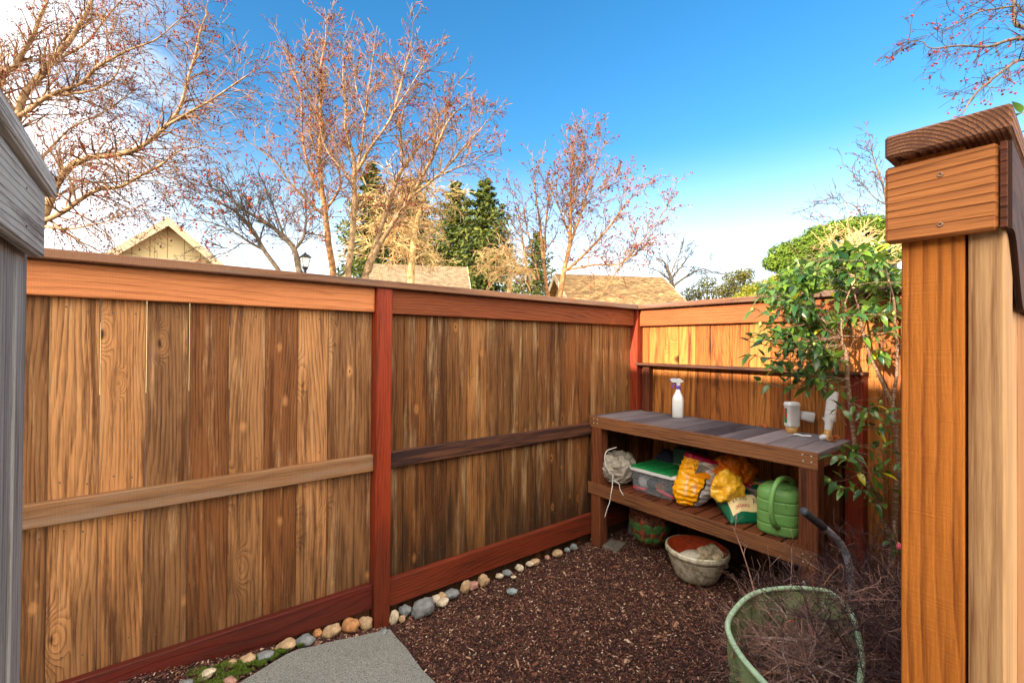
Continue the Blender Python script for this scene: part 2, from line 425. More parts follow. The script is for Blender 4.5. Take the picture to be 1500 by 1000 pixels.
# ================================================================== FENCES
H_CAP = 1.835
def boards_x(x0, x1, yface, z0, z1, mat, parent, widths, name='board_panel', gap=.0022, facing=-1, thick=.018):
    mb = MB(); x = x0; i = 0
    while x < x1-.01:
        w = min(widths[i % len(widths)], x1-x); i += 1
        off = random.uniform(0, .0025)
        mb.box((x+w/2, yface+thick/2+off, (z0+z1)/2), (w-gap, thick, z1-z0), 2, ch=.0035)
        x += w
    return mb.build(name, mat, parent)
def boards_y(y0, y1, xface, z0, z1, mat, parent, widths, name='board_panel', gap=.0025, thick=.018):
    mb = MB(); y = y1; i = 0
    while y > y0+.01:
        w = min(widths[i % len(widths)], y-y0); i += 1
        mb.box((xface+thick/2+random.uniform(0, .0025), y-w/2, (z0+z1)/2), (thick, w-gap, z1-z0), 2, ch=.0035, rot=None)
        y -= w
    o = mb.build(name, mat, parent)
    return o
def bar(name, mat, parent, x, y, z, grain, ch=.004):
    mb = MB(); mb.box(((x[0]+x[1])/2, (y[0]+y[1])/2, (z[0]+z[1])/2), (x[1]-x[0], y[1]-y[0], z[1]-z[0]), grain, ch=ch)
    return mb.build(name, mat, parent)

YB, YR = 2.405, 2.367        # left fence: face of the boards, face of the rails
F1 = thing('wooden_fence', (.93, 2.42, 0), 'long two-bay cedar fence with a red-stained post on the left', 'fence')
def bx(px): return on(px, 560, 1, YB).x
ed = [bx(p) for p in (0, 20, 71, 146, 214, 277, 336, 388, 436, 481, 521, 545)]
ws = [ed[i+1]-ed[i] for i in range(len(ed)-1)]
boards_x(ed[0], .95, YB, -.06, 1.79, W_CEDAR, F1, ws)
ed2 = [bx(p) for p in (562, 592, 625, 655, 685, 713, 739, 765, 787, 808, 829, 849, 866, 883, 898, 912, 928)]
ws2 = [ed2[i+1]-ed2[i] for i in range(len(ed2)-1)]
boards_x(ed2[0], ed2[-1]+.02, YB, -.06, 1.79, W_CEDAR2, F1, ws2)
bar('post', W_RED, F1, (.932, 1.018), (2.337, 2.425), (-.25, 1.797), 2)
bar('post', W_RED, F1, (3.155, 3.243), (2.337, 2.425), (-.25, 1.797), 2)
bar('trim_board', W_TRIM, F1, (-.9, .9315), (YR, YB-.001), (1.668, 1.796), 0)
bar('trim_board', W_TRIM2, F1, (1.0185, 3.1545), (YR, YB-.001), (1.664, 1.796), 0)
bar('middle_rail', W_RAIL, F1, (-.9, .9315), (YR, YB-.001), (.823, .911), 0)
bar('middle_rail', W_RAILD, F1, (1.0185, 3.1545), (YR, YB-.001), (.823, .911), 0)
bar('kickboard', W_REDD, F1, (-.9, .9315), (YR, YB-.001), (.095, .226), 0)
bar('kickboard', W_RED, F1, (1.0185, 3.1545), (YR, YB-.001), (.072, .218), 0)
mb = MB(); Mn = Euler((math.pi/2, 0, 0)).to_matrix()
for e_ in (ed, ed2):
    for a_, b2_ in zip(e_, e_[1:]):
        for z_n in (.30, .78, .96, 1.62):
            for fx in (.28, .74):
                mb.lathe([(.0001, .0012), (.0024, .0010), (.0034, 0), (.0034, -.002)], (a_+(b2_-a_)*fx+random.uniform(-.008, .008), YB, z_n+random.uniform(-.012, .012)), 8, M=Mn)
tag(mb.build('nail_heads', M_DARKGAP, F1), kind='stuff')
bar('cap_rail', W_CAP, F1, (-.9, 3.139), (2.318, 2.46), (1.798, 1.835), 0)

XB, XR = 3.223, 3.185
F2 = thing('wooden_fence', (3.24, 1.2, 0), 'rust-brown cedar fence behind the potting bench with a narrow shelf on it', 'fence')
boards_y(-.3, 2.336, XB, -.06, 1.79, W_CEDAR3, F2, [.065, .14, .13, .14, .12, .14, .135, .14, .12, .14])
bar('trim_board', W_TRIM2, F2, (XR, XB-.001), (-.3, 2.336), (1.66, 1.796), 1)
bar('cap_rail', W_CAP, F2, (3.1395, 3.28), (-.3, 2.459), (1.7985, 1.8355), 1)
bar('post', W_RED, F2, (3.135, 3.222), (.80, .888), (-.2, 1.338), 2)
bar('post', W_BENCHL, F2, (3.165, 3.222), (2.23, 2.29), (-.2, 1.338), 2)
bar('shelf', W_RAILD, F2, (3.115, 3.2215), (.795, 2.336), (1.3395, 1.3585), 1)
bar('kickboard', W_REDD, F2, (XR, XB-.001), (-.3, .79), (.0, .14), 1)

# right fence: closes the yard on the right, its end faces the camera
XE = .95
F3 = thing('wooden_fence', (XE+.04, .14, 0), 'orange cedar fence end with boxed cap, close to the camera on the right', 'fence')
k = XE/.92
bar('post', W_ORANGE, F3, (XE, XE+.09), (.119, .1925), (-.2, 1.83), 2, ch=.002)
bar('corner_board', W_PALE, F3, (XE+.001, XE+.09), (.0775, .1155), (.0, 1.79), 2, ch=.003)
boards_x(XE+.092, 3.22, .082, .02, 1.79, W_PALE, F3, [.14, .138, .14, .142], thick=.02)
bar('end_board', W_BOX, F3, (XE-.020, XE-.001), (.083, .2095), (1.667, 1.7895), 1, ch=.004)
bar('end_board', W_BENCHL, F3, (XE-.0198, XE-.001), (.0740, .0815), (1.668, 1.789), 1, ch=.001)
# wavy side trim
mb = MB()
def wav(u, v_):
    x = XE-.012+u*2.2
    t_ = max(0, min(1, (x-.965)/.14)); zb = 1.667-.105*t_*t_*(3-2*t_)
    q = [(0.0700, zb), (.0700, 1.79), (.0772, 1.79), (.0772, zb), (.0700, zb)]
    y, z = q[round(v_*4)]
    return V((x, y, z))
mb.grid(wav, 120, 4, .3, wcf=lambda u, v_: (v_*.3, u*2.2, 0))
sc = [wav(0, j/4) for j in range(4)]; mb.add(sc, [(0, 1, 2, 3)], [(0, 0, 0)]*4, .3)
mb.build('side_trim', W_RAILD, F3)
mb = MB(); mb.box((XE+1.11, .138, 1.8155+.003), (2.28, .139, .036), 0, ch=.0035); 
g = G('cap_end_grain'); P = g.n('NewGeometry').outputs['Position']; q3 = g.n('SeparateXYZ', _0=P)
dy = g.math('SUBTRACT', q3.outputs[1], .19); dz = g.math('SUBTRACT', q3.outputs[2], 1.745)
rd = g.math('SQRT', g.math('ADD', g.math('MULTIPLY', dy, dy), g.math('MULTIPLY', dz, dz)))
nn = g.noise(g.scale(P, (6, 40, 40)), 1., 4., .6); fine = g.noise(g.scale(P, (60, 500, 500)), 1., 3., .6)
rr_ = g.math('FRACT', g.math('MULTIPLY_ADD', nn, .9, g.math('MULTIPLY', rd, 190.)))
c = g.mix(g.mapr(rr_, .3, .95), sr(172, 118, 84), sr(78, 44, 32))
c = g.mix(g.mapr(fine, .35, .7, 0, .6), c, sr(60, 34, 28))
c = g.mix(g.mapr(g.noise(P, 30., 4.), .45, .7, 0, .7), c, sr(104, 66, 50))
M_CAPE = g.out(c, .8, g.math('ADD', rr_, fine), .35, .002)
cp = mb.build('cap_rail', M_CAPE, F3)
g = G('screw_head'); M_SCREW = g.out((.3, .2, .14), .45, metal=.7)
for (px, py) in ((1377, 256), (1377, 329)):
    c = on(px, py, 0, XE-.0205)
    mb = MB(); M = Euler((0, -math.pi/2, 0)).to_matrix()
    mb.lathe([(.0001, -.001), (.0015, -.001), (.0018, .0008), (.0035, .0008), (.0038, 0), (.0038, -.002)], c, 14, M=M)
    mb.build('screw', M_SCREW, F3, True)

# weathered fence end on the left, right beside the camera
F4 = thing('weathered_fence', (-.2, 1.2, .1), 'blue-grey weathered fence end with thick cap at the far left edge', 'fence')
tilt = Euler((R(-.9), 0, 0)).to_matrix()
mb = MB(); mb.box((-.235, 1.262, .84), (.075, .09, 1.9), 2, tilt, ch=.005); mb.build('post', W_GREY, F4)
mb = MB(); y = 1.215
for i in range(14):
    mb.box((-.212, y-.07, .84), (.022, .137, 1.84), 2, tilt, ch=.002); y -= .14
mb.build('board_panel', W_GREY, F4)
bar('trim_board', W_GREY, F4, (-.194, -.170), (-.4, 1.293), (1.665, 1.793), 1, ch=.005)
mb = MB(); mb.box((-.243, .475, 1.819), (.165, 1.75, .038), 1, ch=.005); mb.build('cap_rail', W_GREY, F4)
for (y, z) in ((1.12, 1.76), (1.12, 1.695)):
    mb = MB(); M = Euler((0, math.pi/2, 0)).to_matrix()
    mb.lathe([(.0001, 0), (.002, .0005), (.0022, -.001)], (-.1695, y, z), 10, M=M); mb.build('screw', M_DARKGAP, F4)

# ================================================================== POTTING BENCH
B = thing('potting_bench', (2.93, 1.62, 0), 'dark wooden potting bench with weathered plank top and a lower shelf', 'bench')
XF = 2.634; Y0, Y1 = .856, 2.362; ZT = .968
for (x, y, n) in ((2.673, .901, 0), (2.673, 2.317, 0), (3.13, .945, 0), (3.13, 2.317, 0)):
    mb = MB(); mb.box((x, y, .468), (.089, .089, .94), 2, ch=.004); mb.build('leg', W_BENCHL, B)
fb = bar('apron', W_BENCH, B, (XF-.03+.022, XF-.002), (Y0, Y1+.02), (.881, .968), 1)
fb = bar('apron', W_BENCH, B, (XF-.0015, 3.18), (Y0+.001, Y0+.03), (.881, .9395), 0)
bar('apron', W_BENCHL, B, (3.18, 3.2), (Y0, Y1), (.881, .939), 1)
mb = MB(); y = Y0; i = 0
while y < Y1-.02:
    w = [.12, .137, .139, .138, .14, .137, .139][i % 7]; i += 1
    w = min(w, Y1-y)
    mb.box(((XF+3.205)/2, y+w/2, .954+random.uniform(-.0015, .0015)), (3.205-XF-.002, w-.006, .026), 0, ch=.002); y += w
mb.build('top', W_TOP, B)
bar('shelf_rail', W_BENCH, B, (XF-.03+.022, XF-.002), (Y0+.004, Y1-.07+.1), (.376, .464), 1)
bar('shelf_rail', W_BENCHL, B, (3.18, 3.2), (Y0, Y1), (.376, .43), 1)
mb = MB(); y = Y0+.09
while y < Y1-.1:
    mb.box(((XF+3.19)/2, y+.045, .442), (3.17-XF, .086, .024), 0, ch=.002); y += .1
mb.build('shelf', W_BENCHL, B)
for (y, z) in ((.885, .945), (.885, .915), (.925, .947), (.922, .915), (.885, .44), (.885, .40), (.922, .44), (.922, .402), (2.3, .945), (2.3, .915), (2.335, .945), (2.335, .915), (2.3, .44), (2.3, .41), (2.33, .44), (2.33, .41)):
    mb = MB(); M = Euler((0, -math.pi/2, 0)).to_matrix()
    mb.lathe([(.0001, .0022), (.003, .002), (.0052, .0005), (.0055, -.002)], (XF-.0085, y, z), 12, M=M); mb.build('bolt', M_STEEL if z > .5 or y < 1 else M_DARKGAP, B, True)

# ================================================================== STONES
def stonemat(name, col, rough=.75):
    g = G(name); w = g.n('TexCoord').outputs['Object']
    n1 = g.noise(w, 28., 5., .6); n2 = g.noise(w, 300., 3., .6)
    c = g.mix(g.mapr(n1, .35, .65), tuple(x*.72 for x in col), tuple(min(1, x*1.2) for x in col))
    c = g.mix(g.mapr(n2, .4, .75), c, tuple(x*.45 for x in col))
    return g.out(c, rough, n2, .3, .002)
SM = {'tan': stonemat('tan_stone', sr(198, 166, 130)), 'grey': stonemat('grey_stone', sr(140, 144, 146)),
      'white': stonemat('cream_stone', sr(214, 198, 172)), 'pink': stonemat('pink_stone', sr(190, 142, 128)),
      'orange': stonemat('orange_stone', sr(196, 140, 92)), 'blue': stonemat('blue_grey_stone', sr(150, 170, 172))}
# px, py, width px, height px, colour, roll in degrees, label
ST = [
 (268, 1002, 26, 14, 'grey', -20, 'grey stone at the bottom edge of the photo under the dark red kickboard'),
 (302, 985, 26, 13, 'white', -25, 'flat cream stone left of the moss, lowest along the kickboard'),
 (335, 996, 22, 15, 'pink', 0, 'angular pink stone lying on the green moss strip'),
 (340, 969, 16, 12, 'tan', 0, 'small tan stone just left of the oval cream stone above the moss'),
 (362, 963, 26, 17, 'tan', -25, 'oval pale tan stone above the moss beside a grey slab stone'),
 (386, 959, 28, 15, 'grey', -15, 'flat grey slab stone at the upper end of the moss'),
 (418, 943, 32, 17, 'tan', -22, 'long smooth tan stone in the middle of the row beside the path'),
 (447, 935, 28, 16, 'grey', -5, 'angular grey brown stone between two long tan stones'),
 (465, 925, 14, 13, 'orange', -30, 'small brown stone tucked under the kickboard left of the big pale one'),
 (485, 921, 30, 17, 'tan', -22, 'large pale pinkish tan stone, left neighbour of the round orange one'),
 (513, 912, 27, 22, 'orange', 0, 'round speckled orange stone near the foot of the red post'),
 (536, 909, 22, 20, 'tan', 40, 'notched tan stone touching the foot of the red post'),
 (559, 925, 20, 6, 'grey', -25, 'thin grey stone wedged between red post and path corner'),
 (577, 900, 14, 24, 'white', 12, 'upright cream stone right of the red post foot'),
 (592, 890, 20, 18, 'grey', -35, 'grey stone leaning between upright cream stone and big grey boulder'),
 (589, 904, 10, 12, 'tan', 15, 'small tan chip in front of the leaning grey stone'),
 (619, 886, 37, 25, 'grey', -25, 'biggest stone of the border, mottled grey and oval'),
 (633, 870, 14, 13, 'white', 0, 'cream stone behind the biggest grey stone'),
 (643, 868, 14, 15, 'tan', 20, 'tan stone between cream stone and dark flat one'),
 (656, 864, 26, 13, 'grey', -10, 'flat dark grey stone against the red kickboard'),
 (648, 880, 20, 11, 'white', -12, 'flat cream stone out in front on the mulch'),
 (676, 851, 15, 22, 'tan', 25, 'upright brownish stone leaning on the red kickboard'),
 (689, 853, 20, 13, 'pink', -15, 'pinkish beige stone at the foot of the leaning one'),
 (697, 839, 18, 18, 'tan', 35, 'rounded tan stone highest against the kickboard in the middle bay'),
 (708, 847, 14, 10, 'pink', -5, 'small mauve stone on the mulch in the middle bay'),
 (721, 835, 12, 7, 'white', 0, 'small whitish stone beside a grey one near the kickboard'),
 (735, 832, 14, 9, 'grey', 0, 'small slate grey stone beside a whitish one'),
 (750, 864, 16, 9, 'blue', -5, 'flat pale blue stone lying alone out in the mulch'),
 (757, 827, 13, 11, 'white', 20, 'cream stone near the kickboard right of the slate grey one'),
 (762, 816, 11, 9, 'white', 0, 'small round white stone touching the kickboard'),
 (774, 816, 16, 9, 'tan', -10, 'flat beige stone right of the small white one'),
 (752, 844, 9, 5, 'white', 0, 'tiny white pebble above the pale blue stone'),
 (787, 807, 8, 7, 'pink', 0, 'tiny pinkish pebble at the kickboard'),
 (808, 804, 17, 10, 'tan', -5, 'flat tan stone, second from the bench leg'),
 (815, 796, 9, 7, 'grey', 0, 'little grey stone above the flat tan one'),
 (826, 792, 12, 10, 'grey', 15, 'smooth light grey stone nearest the bench leg'),
 (857, 780, 10, 15, 'white', 10, 'cream stone between kickboard and left bench leg'),
]
STG = 'river stones lining the foot of the left fence'
for (px, py, w_, h_, cl_, rl, lb) in ST:
    base = on(px, min(py+h_*.35, 1010), 2, 0.)
    z = 0
    for _ in range(6): z = gz(base.x, base.y)+.012; base = on(px, py+h_*.35, 2, z)
    d = (base-CAM).dot(fw); rx = w_/2*d/FPX; rz = h_/2*d/FPX
    mb = MB(); M = Matrix.Rotation(R(rl), 3, fw) @ Matrix.Rotation(-R(38), 3, 'Z')
    mb.blob((0, 0, 0), rx*.96, rx*.74, rz*.92, .26, 1.5, M, 12)
    o = mb.build('river_stone', SM[cl_], None, True); o.location = V((base.x, min(base.y, 2.36), z+rz*.38))
    tag(o, lb, 'stone', STG)
# flat pavers under and behind the left bench leg
M_PAV = stonemat('paver', sr(112, 104, 96))
mb = MB(); mb.box((0, 0, 0), (.16, .13, .022), 0, (0, 0, .3), ch=.004); o = mb.build('paver', M_PAV); o.location = (2.73, 2.22, .006)
tag(o, 'flat grey paver under the left leg of the potting bench', 'paver')
mb = MB(); mb.box((0, 0, 0), (.14, .1, .09), 0, (0, 0, .2), ch=.006); o = mb.build('stone_block', stonemat('block_stone', sr(120, 124, 122))); o.location = (3.08, 2.27, .045)
tag(o, 'small grey stone block in the dark behind the left bench leg', 'stone block')

# dry leaves on the mulch
M_DRYL = leafmat('dry_leaf', sr(200, 110, 50), sr(226, 150, 90), None, .7, .2)
def smooth(pts, k=4):
    out = []
    for i in range(len(pts)-1):
        p0, p1, p2, p3 = pts[max(0, i-1)], pts[i], pts[i+1], pts[min(len(pts)-1, i+2)]
        for j in range(k):
            t = j/k
            out.append(.5*((2*p1)+(p2-p0)*t+(2*p0-5*p1+4*p2-p3)*t*t+(3*p1-p0-3*p2+p3)*t*t*t))
    out.append(pts[-1]); return out
def leafquad(mb, b, d, nrm, L_, W_, fold=.25, curl=.25, rnd=0., nseg=4):
    d = d.normalized(); s_ = d.cross(nrm)
    if s_.length < 1e-4: s_ = d.orthogonal()
    s_.normalize(); n_ = s_.cross(d)
    vs = []
    for i in range(nseg+1):
        t = i/nseg; w_ = W_*.5*(math.sin(math.pi*min(1, t*.93+.07)**.8))**.9 if 0 < i < nseg else W_*.04
        c = b+d*L_*t-n_*curl*L_*t*t
        vs += [c-s_*w_+n_*w_*fold, c, c+s_*w_+n_*w_*fold]
    fs = []
    for i in range(nseg):
        a = i*3; fs += [(a, a+1, a+4, a+3), (a+1, a+2, a+5, a+4)]
    mb.add(vs, fs, None, rnd)
for (px, py, lb) in ((631, 892, 'orange dry leaf on the mulch beside the big grey stone'), (858, 789, 'curled orange leaf by the left bench leg'), (848, 794, 'dry orange leaf left of the one by the bench leg')):
    b = on(px, py, 2, .012); mb = MB()
    leafquad(mb, V((-.02, 0, 0)), V((1, .2, .15)), V((0, -.2, 1)), .05, .03, .4, .3, .5)
    leafquad(mb, V((0, 0, 0)), V((.1, 1, .3)), V((0, -.2, 1)), .03, .022, .4, .3, .8)
    o = mb.build('dry_leaf', M_DRYL, None, True); o.location = b; tag(o, lb, 'leaf', 'fallen dry leaves')

# ================================================================== THINGS ON THE BENCH
def text(s_, size, fn, mat, name, parent, font_shear=0., bold=0., spacing=1.):
    """lettering as a thin mesh wrapped on a surface: fn maps flat (x, y) metres to a point"""
    cu = bpy.data.curves.new('lettering', 'FONT'); cu.body = s_; cu.size = size; cu.align_x = 'CENTER'; cu.align_y = 'CENTER'
    cu.shear = font_shear; cu.offset = bold; cu.space_character = spacing; cu.resolution_u = 3
    ob = bpy.data.objects.new('lettering', cu); COL.objects.link(ob)
    bpy.context.view_layer.update()
    me = bpy.data.meshes.new_from_object(ob.evaluated_get(bpy.context.evaluated_depsgraph_get()))
    mb = MB(); mb.add([fn(v_.co.x, v_.co.y) for v_ in me.vertices], [tuple(p.vertices) for p in me.polygons])
    bpy.data.objects.remove(ob); bpy.data.curves.remove(cu); bpy.data.meshes.remove(me)
    return mb.build(name, mat, parent)

# spray bottle
c = V((3.06, 2.02, ZT)); c = V((*on(993, 608, 0, 3.10)[:2], ZT))
T = thing('spray_bottle', c, 'white spray bottle with purple trigger standing at the back of the bench top', 'spray bottle')
mb = MB()
mb.lathe([(.001, 0), (.042, 0), (.045, .004), (.045, .125), (.043, .14), (.036, .158), (.024, .18), (.0165, .2), (.0165, .21), (.015, .212), (.001, .212)], c, 32, sq=4, sy=.9, M=Matrix.Rotation(.5, 3, 'Z'))
mb.build('bottle', M_WHITEP, T, True)
mb = MB(); mb.lathe([(.001, .208), (.018, .208), (.019, .212), (.019, .232), (.017, .236), (.001, .236)], c, 24); mb.build('collar', M_PURPLE, T, True)
hd = -rt.copy(); hd.z = 0; hd.normalize()
M_HEADP = plain('grey_white_plastic', (.62, .64, .66), .4, .05, 20, .05)
mb = MB()
prof = [(-.052, .262), (-.056, .276), (-.046, .288), (.012, .286), (.034, .272), (.036, .264), (.012, .256), (.012, .236), (-.012, .236), (-.014, .256)]
sd = hd.cross(V((0, 0, 1)))
vs = [c+hd*(-a*-1)+V((0, 0, z))-sd*.012 for a, z in prof]+[c+hd*(a)+V((0, 0, z))+sd*.012 for a, z in prof]
prof2 = [(.052, .262), (.056, .276), (.046, .290), (-.012, .288), (-.034, .272), (-.036, .264), (-.012, .256), (-.013, .236), (.013, .236), (.014, .256)]
vs = [c+hd*a+V((0, 0, z))-sd*.011 for a, z in prof2]+[c+hd*a+V((0, 0, z))+sd*.011 for a, z in prof2]
n_ = len(prof2)
mb.add(vs, [tuple(range(n_)), tuple(range(n_, 2*n_))[::-1]]+[(i, (i+1) % n_, n_+(i+1) % n_, n_+i) for i in range(n_)])
mb.build('spray_head', M_HEADP, T)
mb = MB(); mb.tube([c+hd*.022+V((0, 0, .262)), c+hd*.03+V((0, 0, .245)), c+hd*.044+V((0, 0, .226)), c+hd*.05+V((0, 0, .215))], [.007, .006, .005, .004], 8); mb.build('trigger', M_PURPLE, T, True)
mb = MB(); mb.tube([c+hd*.052+V((0, 0, .270)), c+hd*.064+V((0, 0, .270))], [.006, .0065], 10); mb.build('nozzle', M_PURPLE, T, True)

# white shaker jar standing on its tan cap
c = V((*on(1160, 629, 0, 3.12)[:2], ZT))
T = thing('shaker_jar', c, 'white plastic shaker jar upside down on its tan cap with a red fruit label', 'jar')
Mz = Matrix.Rotation(-.55, 3, 'Z')
mb = MB(); mb.lathe([(.001, 0), (.032, 0), (.034, .004), (.034, .034), (.03, .036), (.001, .036)], c, 32, M=Mz); mb.build('cap', M_TANP, T, True)
mb = MB(); mb.lathe([(.001, .036), (.03, .036), (.036, .042), (.038, .05), (.038, .165), (.041, .168), (.041, .176), (.036, .188), (.03, .19), (.001, .19)], c, 32, sq=4.5, sy=.8, M=Mz); mb.build('jar_body', M_WHITEP, T, True)
g = G('jar_label'); P = g.n('TexCoord').outputs['Object']
vo = g.n('TexVoronoi', {'feature': 'F1'}, Vector=P, Scale=36.)
cc = g.ramp(g.n('SeparateColor', _0=vo.outputs['Color']).outputs[0], [(0, sr(210, 40, 36)), (.45, sr(232, 84, 60)), (.55, sr(60, 120, 60)), (.8, sr(210, 220, 180)), (1, sr(230, 190, 60))], 'CONSTANT')
M_LABEL = g.out(cc, .4)
mb = MB()
def lf(u, v_):
    a = -3.65+u*.75; x, y = math.cos(a), math.sin(a); m = (abs(x)**4.5+abs(y)**4.5)**(1/4.5)
    p = Mz @ V((x/m*.0388, y/m*.8*.0388, .062+.09*v_)); return p+c
mb.grid(lf, 16, 4); mb.build('label', M_LABEL, T, True)
# clear plastic cup hanging behind it
g = G('clear_plastic'); M_CLEAR = g.out((.8, .84, .88), .2, alpha=.4, spec=.6)
c2 = V((*on(1181, 606, 0, 3.17)[:2], ZT+.105))
T2 = thing('clear_plastic_cup', c2, 'clear plastic measuring cup lying sideways between the two white jars', 'cup')
mb = MB(); Mx = Matrix.Rotation(R(80), 3, 'Y') @ Matrix.Rotation(.5, 3, 'X')
Mx = Matrix.Rotation(R(12), 3, fw) @ Matrix((rt, fw, up)).transposed() @ Matrix.Rotation(R(90), 3, 'Y')
mb.lathe([(.001, -.032), (.026, -.032), (.031, .03), (.033, .032), (.0295, .032), (.0245, -.029), (.001, -.029)], c2, 28, sq=4, M=Mx); mb.build('cup', M_CLEAR, T2, True)
c3 = V((*on(1176, 630, 0, 3.05)[:2], ZT+.004))
mb = MB(); mb.grid(lambda u, v_: V(((u-.5)*.03+.004*math.sin(v_*5), (v_-.5)*-.09, .006*math.sin(u*3.1)+.002*math.sin(v_*9))), 8, 12)
o = mb.build('plastic_tag', M_WHITEP, None, True); o.location = c3; o.rotation_euler = (0, 0, .15)
tag(o, 'small white plastic plant tag lying on the bench beside the shaker jar', 'plant tag')

# second white container, tilted, neck down
c = V((*on(1212, 633, 0, 3.06)[:2], ZT))
T = thing('tilted_jug', c, 'white flat jug balanced neck down and tilted against the post', 'jug')
tip = V((*on(1212, 626, 0, 3.06)[:2], ZT+.02)); Mt = Matrix.Rotation(R(13), 3, fw) @ Matrix.Rotation(R(-8), 3, rt) @ Matrix.Rotation(.35, 3, 'Z')
mb = MB(); mb.lathe([(.001, 0), (.019, 0), (.02, .003), (.02, .032), (.001, .033)], tip, 24, M=Mt); mb.build('cap', M_TANP, T, True)
mb = MB(); mb.lathe([(.001, .032), (.017, .032), (.019, .04), (.021, .075), (.034, .095), (.036, .1), (.001, .1)], tip, 28, M=Mt); mb.build('neck', M_WHITEP, T, True)
mb = MB(); cc_ = tip+Mt @ V((0, 0, .178)); mb.box(cc_, (.072, .05, .16), 2, Mt, ch=.008); mb.build('jug_body', M_WHITEP, T)
M_BRN = plain('brown_strip', sr(150, 90, 50), .6)
mb = MB(); mb.box(tip+Mt @ V((.0, -.0255, .178)), (.004, .002, .155), 2, Mt, ch=.0005); mb.build('seam', M_BRN, T)
# small things at its foot
M_WOODR = plain('tan_wood', sr(206, 160, 112), .7, .2, 60)
for (px, py, r_, lb, nm) in ((1206, 628, .014, 'white and tan cap lying against the foot of the tilted jug', 'jar_cap'),):
    q = V((*on(px, py, 0, 3.02)[:2], ZT+.016)); mb = MB()
    mb.lathe([(.001, -.018), (.014, -.018), (.016, -.014), (.016, .012), (.012, .02), (.001, .022)], (0, 0, 0), 20, M=Matrix.Rotation(R(70), 3, rt)); o = mb.build(nm, M_WHITEP, None, True); o.location = q; tag(o, lb, 'cap')
for i, (px, py, r_, lb) in enumerate(((1215, 634, .017, 'round tan spool end facing out in front of the tilted jug'), (1221, 625, .012, 'small brown ring behind the tan spool'))):
    q = V((*on(px, py, 0, 3.0)[:2], ZT+r_+.002)); mb = MB(); Mq = Matrix((rt, up, -fw)).transposed()
    mb.lathe([(.3*r_, -.01), (r_*.95, -.01), (r_, -.006), (r_, .004), (.9*r_, .007), (.72*r_, .004), (.45*r_, .007), (.3*r_, .002), (.3*r_, -.01)], (0, 0, 0), 22, M=Mq)
    o = mb.build('spool', M_WOODR if i == 0 else M_BRN, None, True); o.location = q; tag(o, lb, 'spool')
b = V((*on(1123, 619, 0, 3.15)[:2], ZT+.004)); mb = MB()
leafquad(mb, V((0, 0, 0)), V((.2, 1, .5)), V((1, 0, .2)), .045, .03, .5, .5, .2); leafquad(mb, V((0, 0, 0)), V((-.5, -.6, .9)), V((1, 0, .2)), .035, .02, .5, .5, .5)
o = mb.build('dry_leaf', M_DRYL, None, True); o.location = b; tag(o, 'curled brown leaf at the back of the bench top in the middle', 'leaf', 'fallen dry leaves')
b = V((*on(1230, 634, 0, 3.1)[:2], ZT+.004)); mb = MB()
leafquad(mb, V((0, 0, 0)), V((.2, 1, .5)), V((1, 0, .2)), .045, .03, .5, .5, .2); leafquad(mb, V((0, 0, 0)), V((-.5, -.6, .9)), V((1, 0, .2)), .04, .02, .5, .5, .1)
o = mb.build('dry_leaf', M_DRYL, None, True); o.location = b; tag(o, 'curled brown leaf beside the spool on the right end of the bench', 'leaf', 'fallen dry leaves')

# ================================================================== THINGS ON THE LOWER SHELF
ZS = .455
def crumple(p, amp, fr, sd=0.):
    q = p*fr+V((sd, sd*.7, 3)); f = lambda v_: 1-2*abs(mn.noise(v_))
    a = f(q)+.5*f(q*2.3+V((5, 1, 2)))+.25*f(q*4.7)
    return a*amp

# grey canvas bag with white cords
c = V((*on(905, 693, 0, 2.80)[:2], ZS))
T = thing('canvas_bag', c, 'crumpled grey canvas bag with white cords hanging over the shelf edge', 'bag')
g = G('grey_canvas'); w_ = g.n('TexCoord').outputs['Object']; nz = g.noise(w_, 22., 5.); fn = g.noise(w_, 700., 2.)
M_CANV = g.out(g.mix(nz, sr(132, 122, 108), sr(196, 190, 178)), .9, fn, .3, .001)
mb = MB()
def cb(u, v_):
    th = 2*math.pi*u; ph = v_
    r_ = .118*(math.sin(math.pi*min(1, .08+ph*.80))**.55); z = .225*ph
    if ph > .82: r_ *= 1-(ph-.82)*2.6; z = .225*.82+(.225*.18)*math.sin((ph-.82)/.18*1.6)*.9 - (ph > .93)*.05*(ph-.93)/.07
    d = V((math.cos(th), math.sin(th), 0)); p = d*r_+V((0, 0, z))
    k = crumple(p, .021, 19)+.008*math.sin(th*9+z*30)*(ph)
    return c+p+d*k+V((0, 0, k*.5))+V((-.01, .01, 0))*ph
mb.grid(cb, 120, 60, closeu=True); mb.build('bag_body', M_CANV, T, True)
M_CORD = plain('white_cord', (.72, .7, .66), .8, .1, 200, .2)
rim = [at(px, py, 3.3) for px, py in ((903, 655), (896, 657), (889, 660), (886, 668), (887, 680), (891, 689), (899, 696))]
mb = MB(); mb.tube(smooth(rim), .0032, 6); mb.build('cord', M_CORD, T, True)
e1 = [at(px, py, d) for px, py, d in ((898, 695, 3.34), (897, 705, 3.3), (897, 712, 3.26), (895, 722, 3.24), (893, 735, 3.24), (889, 746, 3.24), (886, 757, 3.24))]
e2 = [at(px, py, d) for px, py, d in ((897, 703, 3.3), (902, 705, 3.28), (907, 709, 3.26), (908, 716, 3.25), (912, 723, 3.235), (918, 731, 3.23), (926, 741, 3.225))]
for e in (e1, e2):
    mb = MB(); mb.tube(smooth(e), .0028, 6); mb.build('cord', M_CORD, T, True)

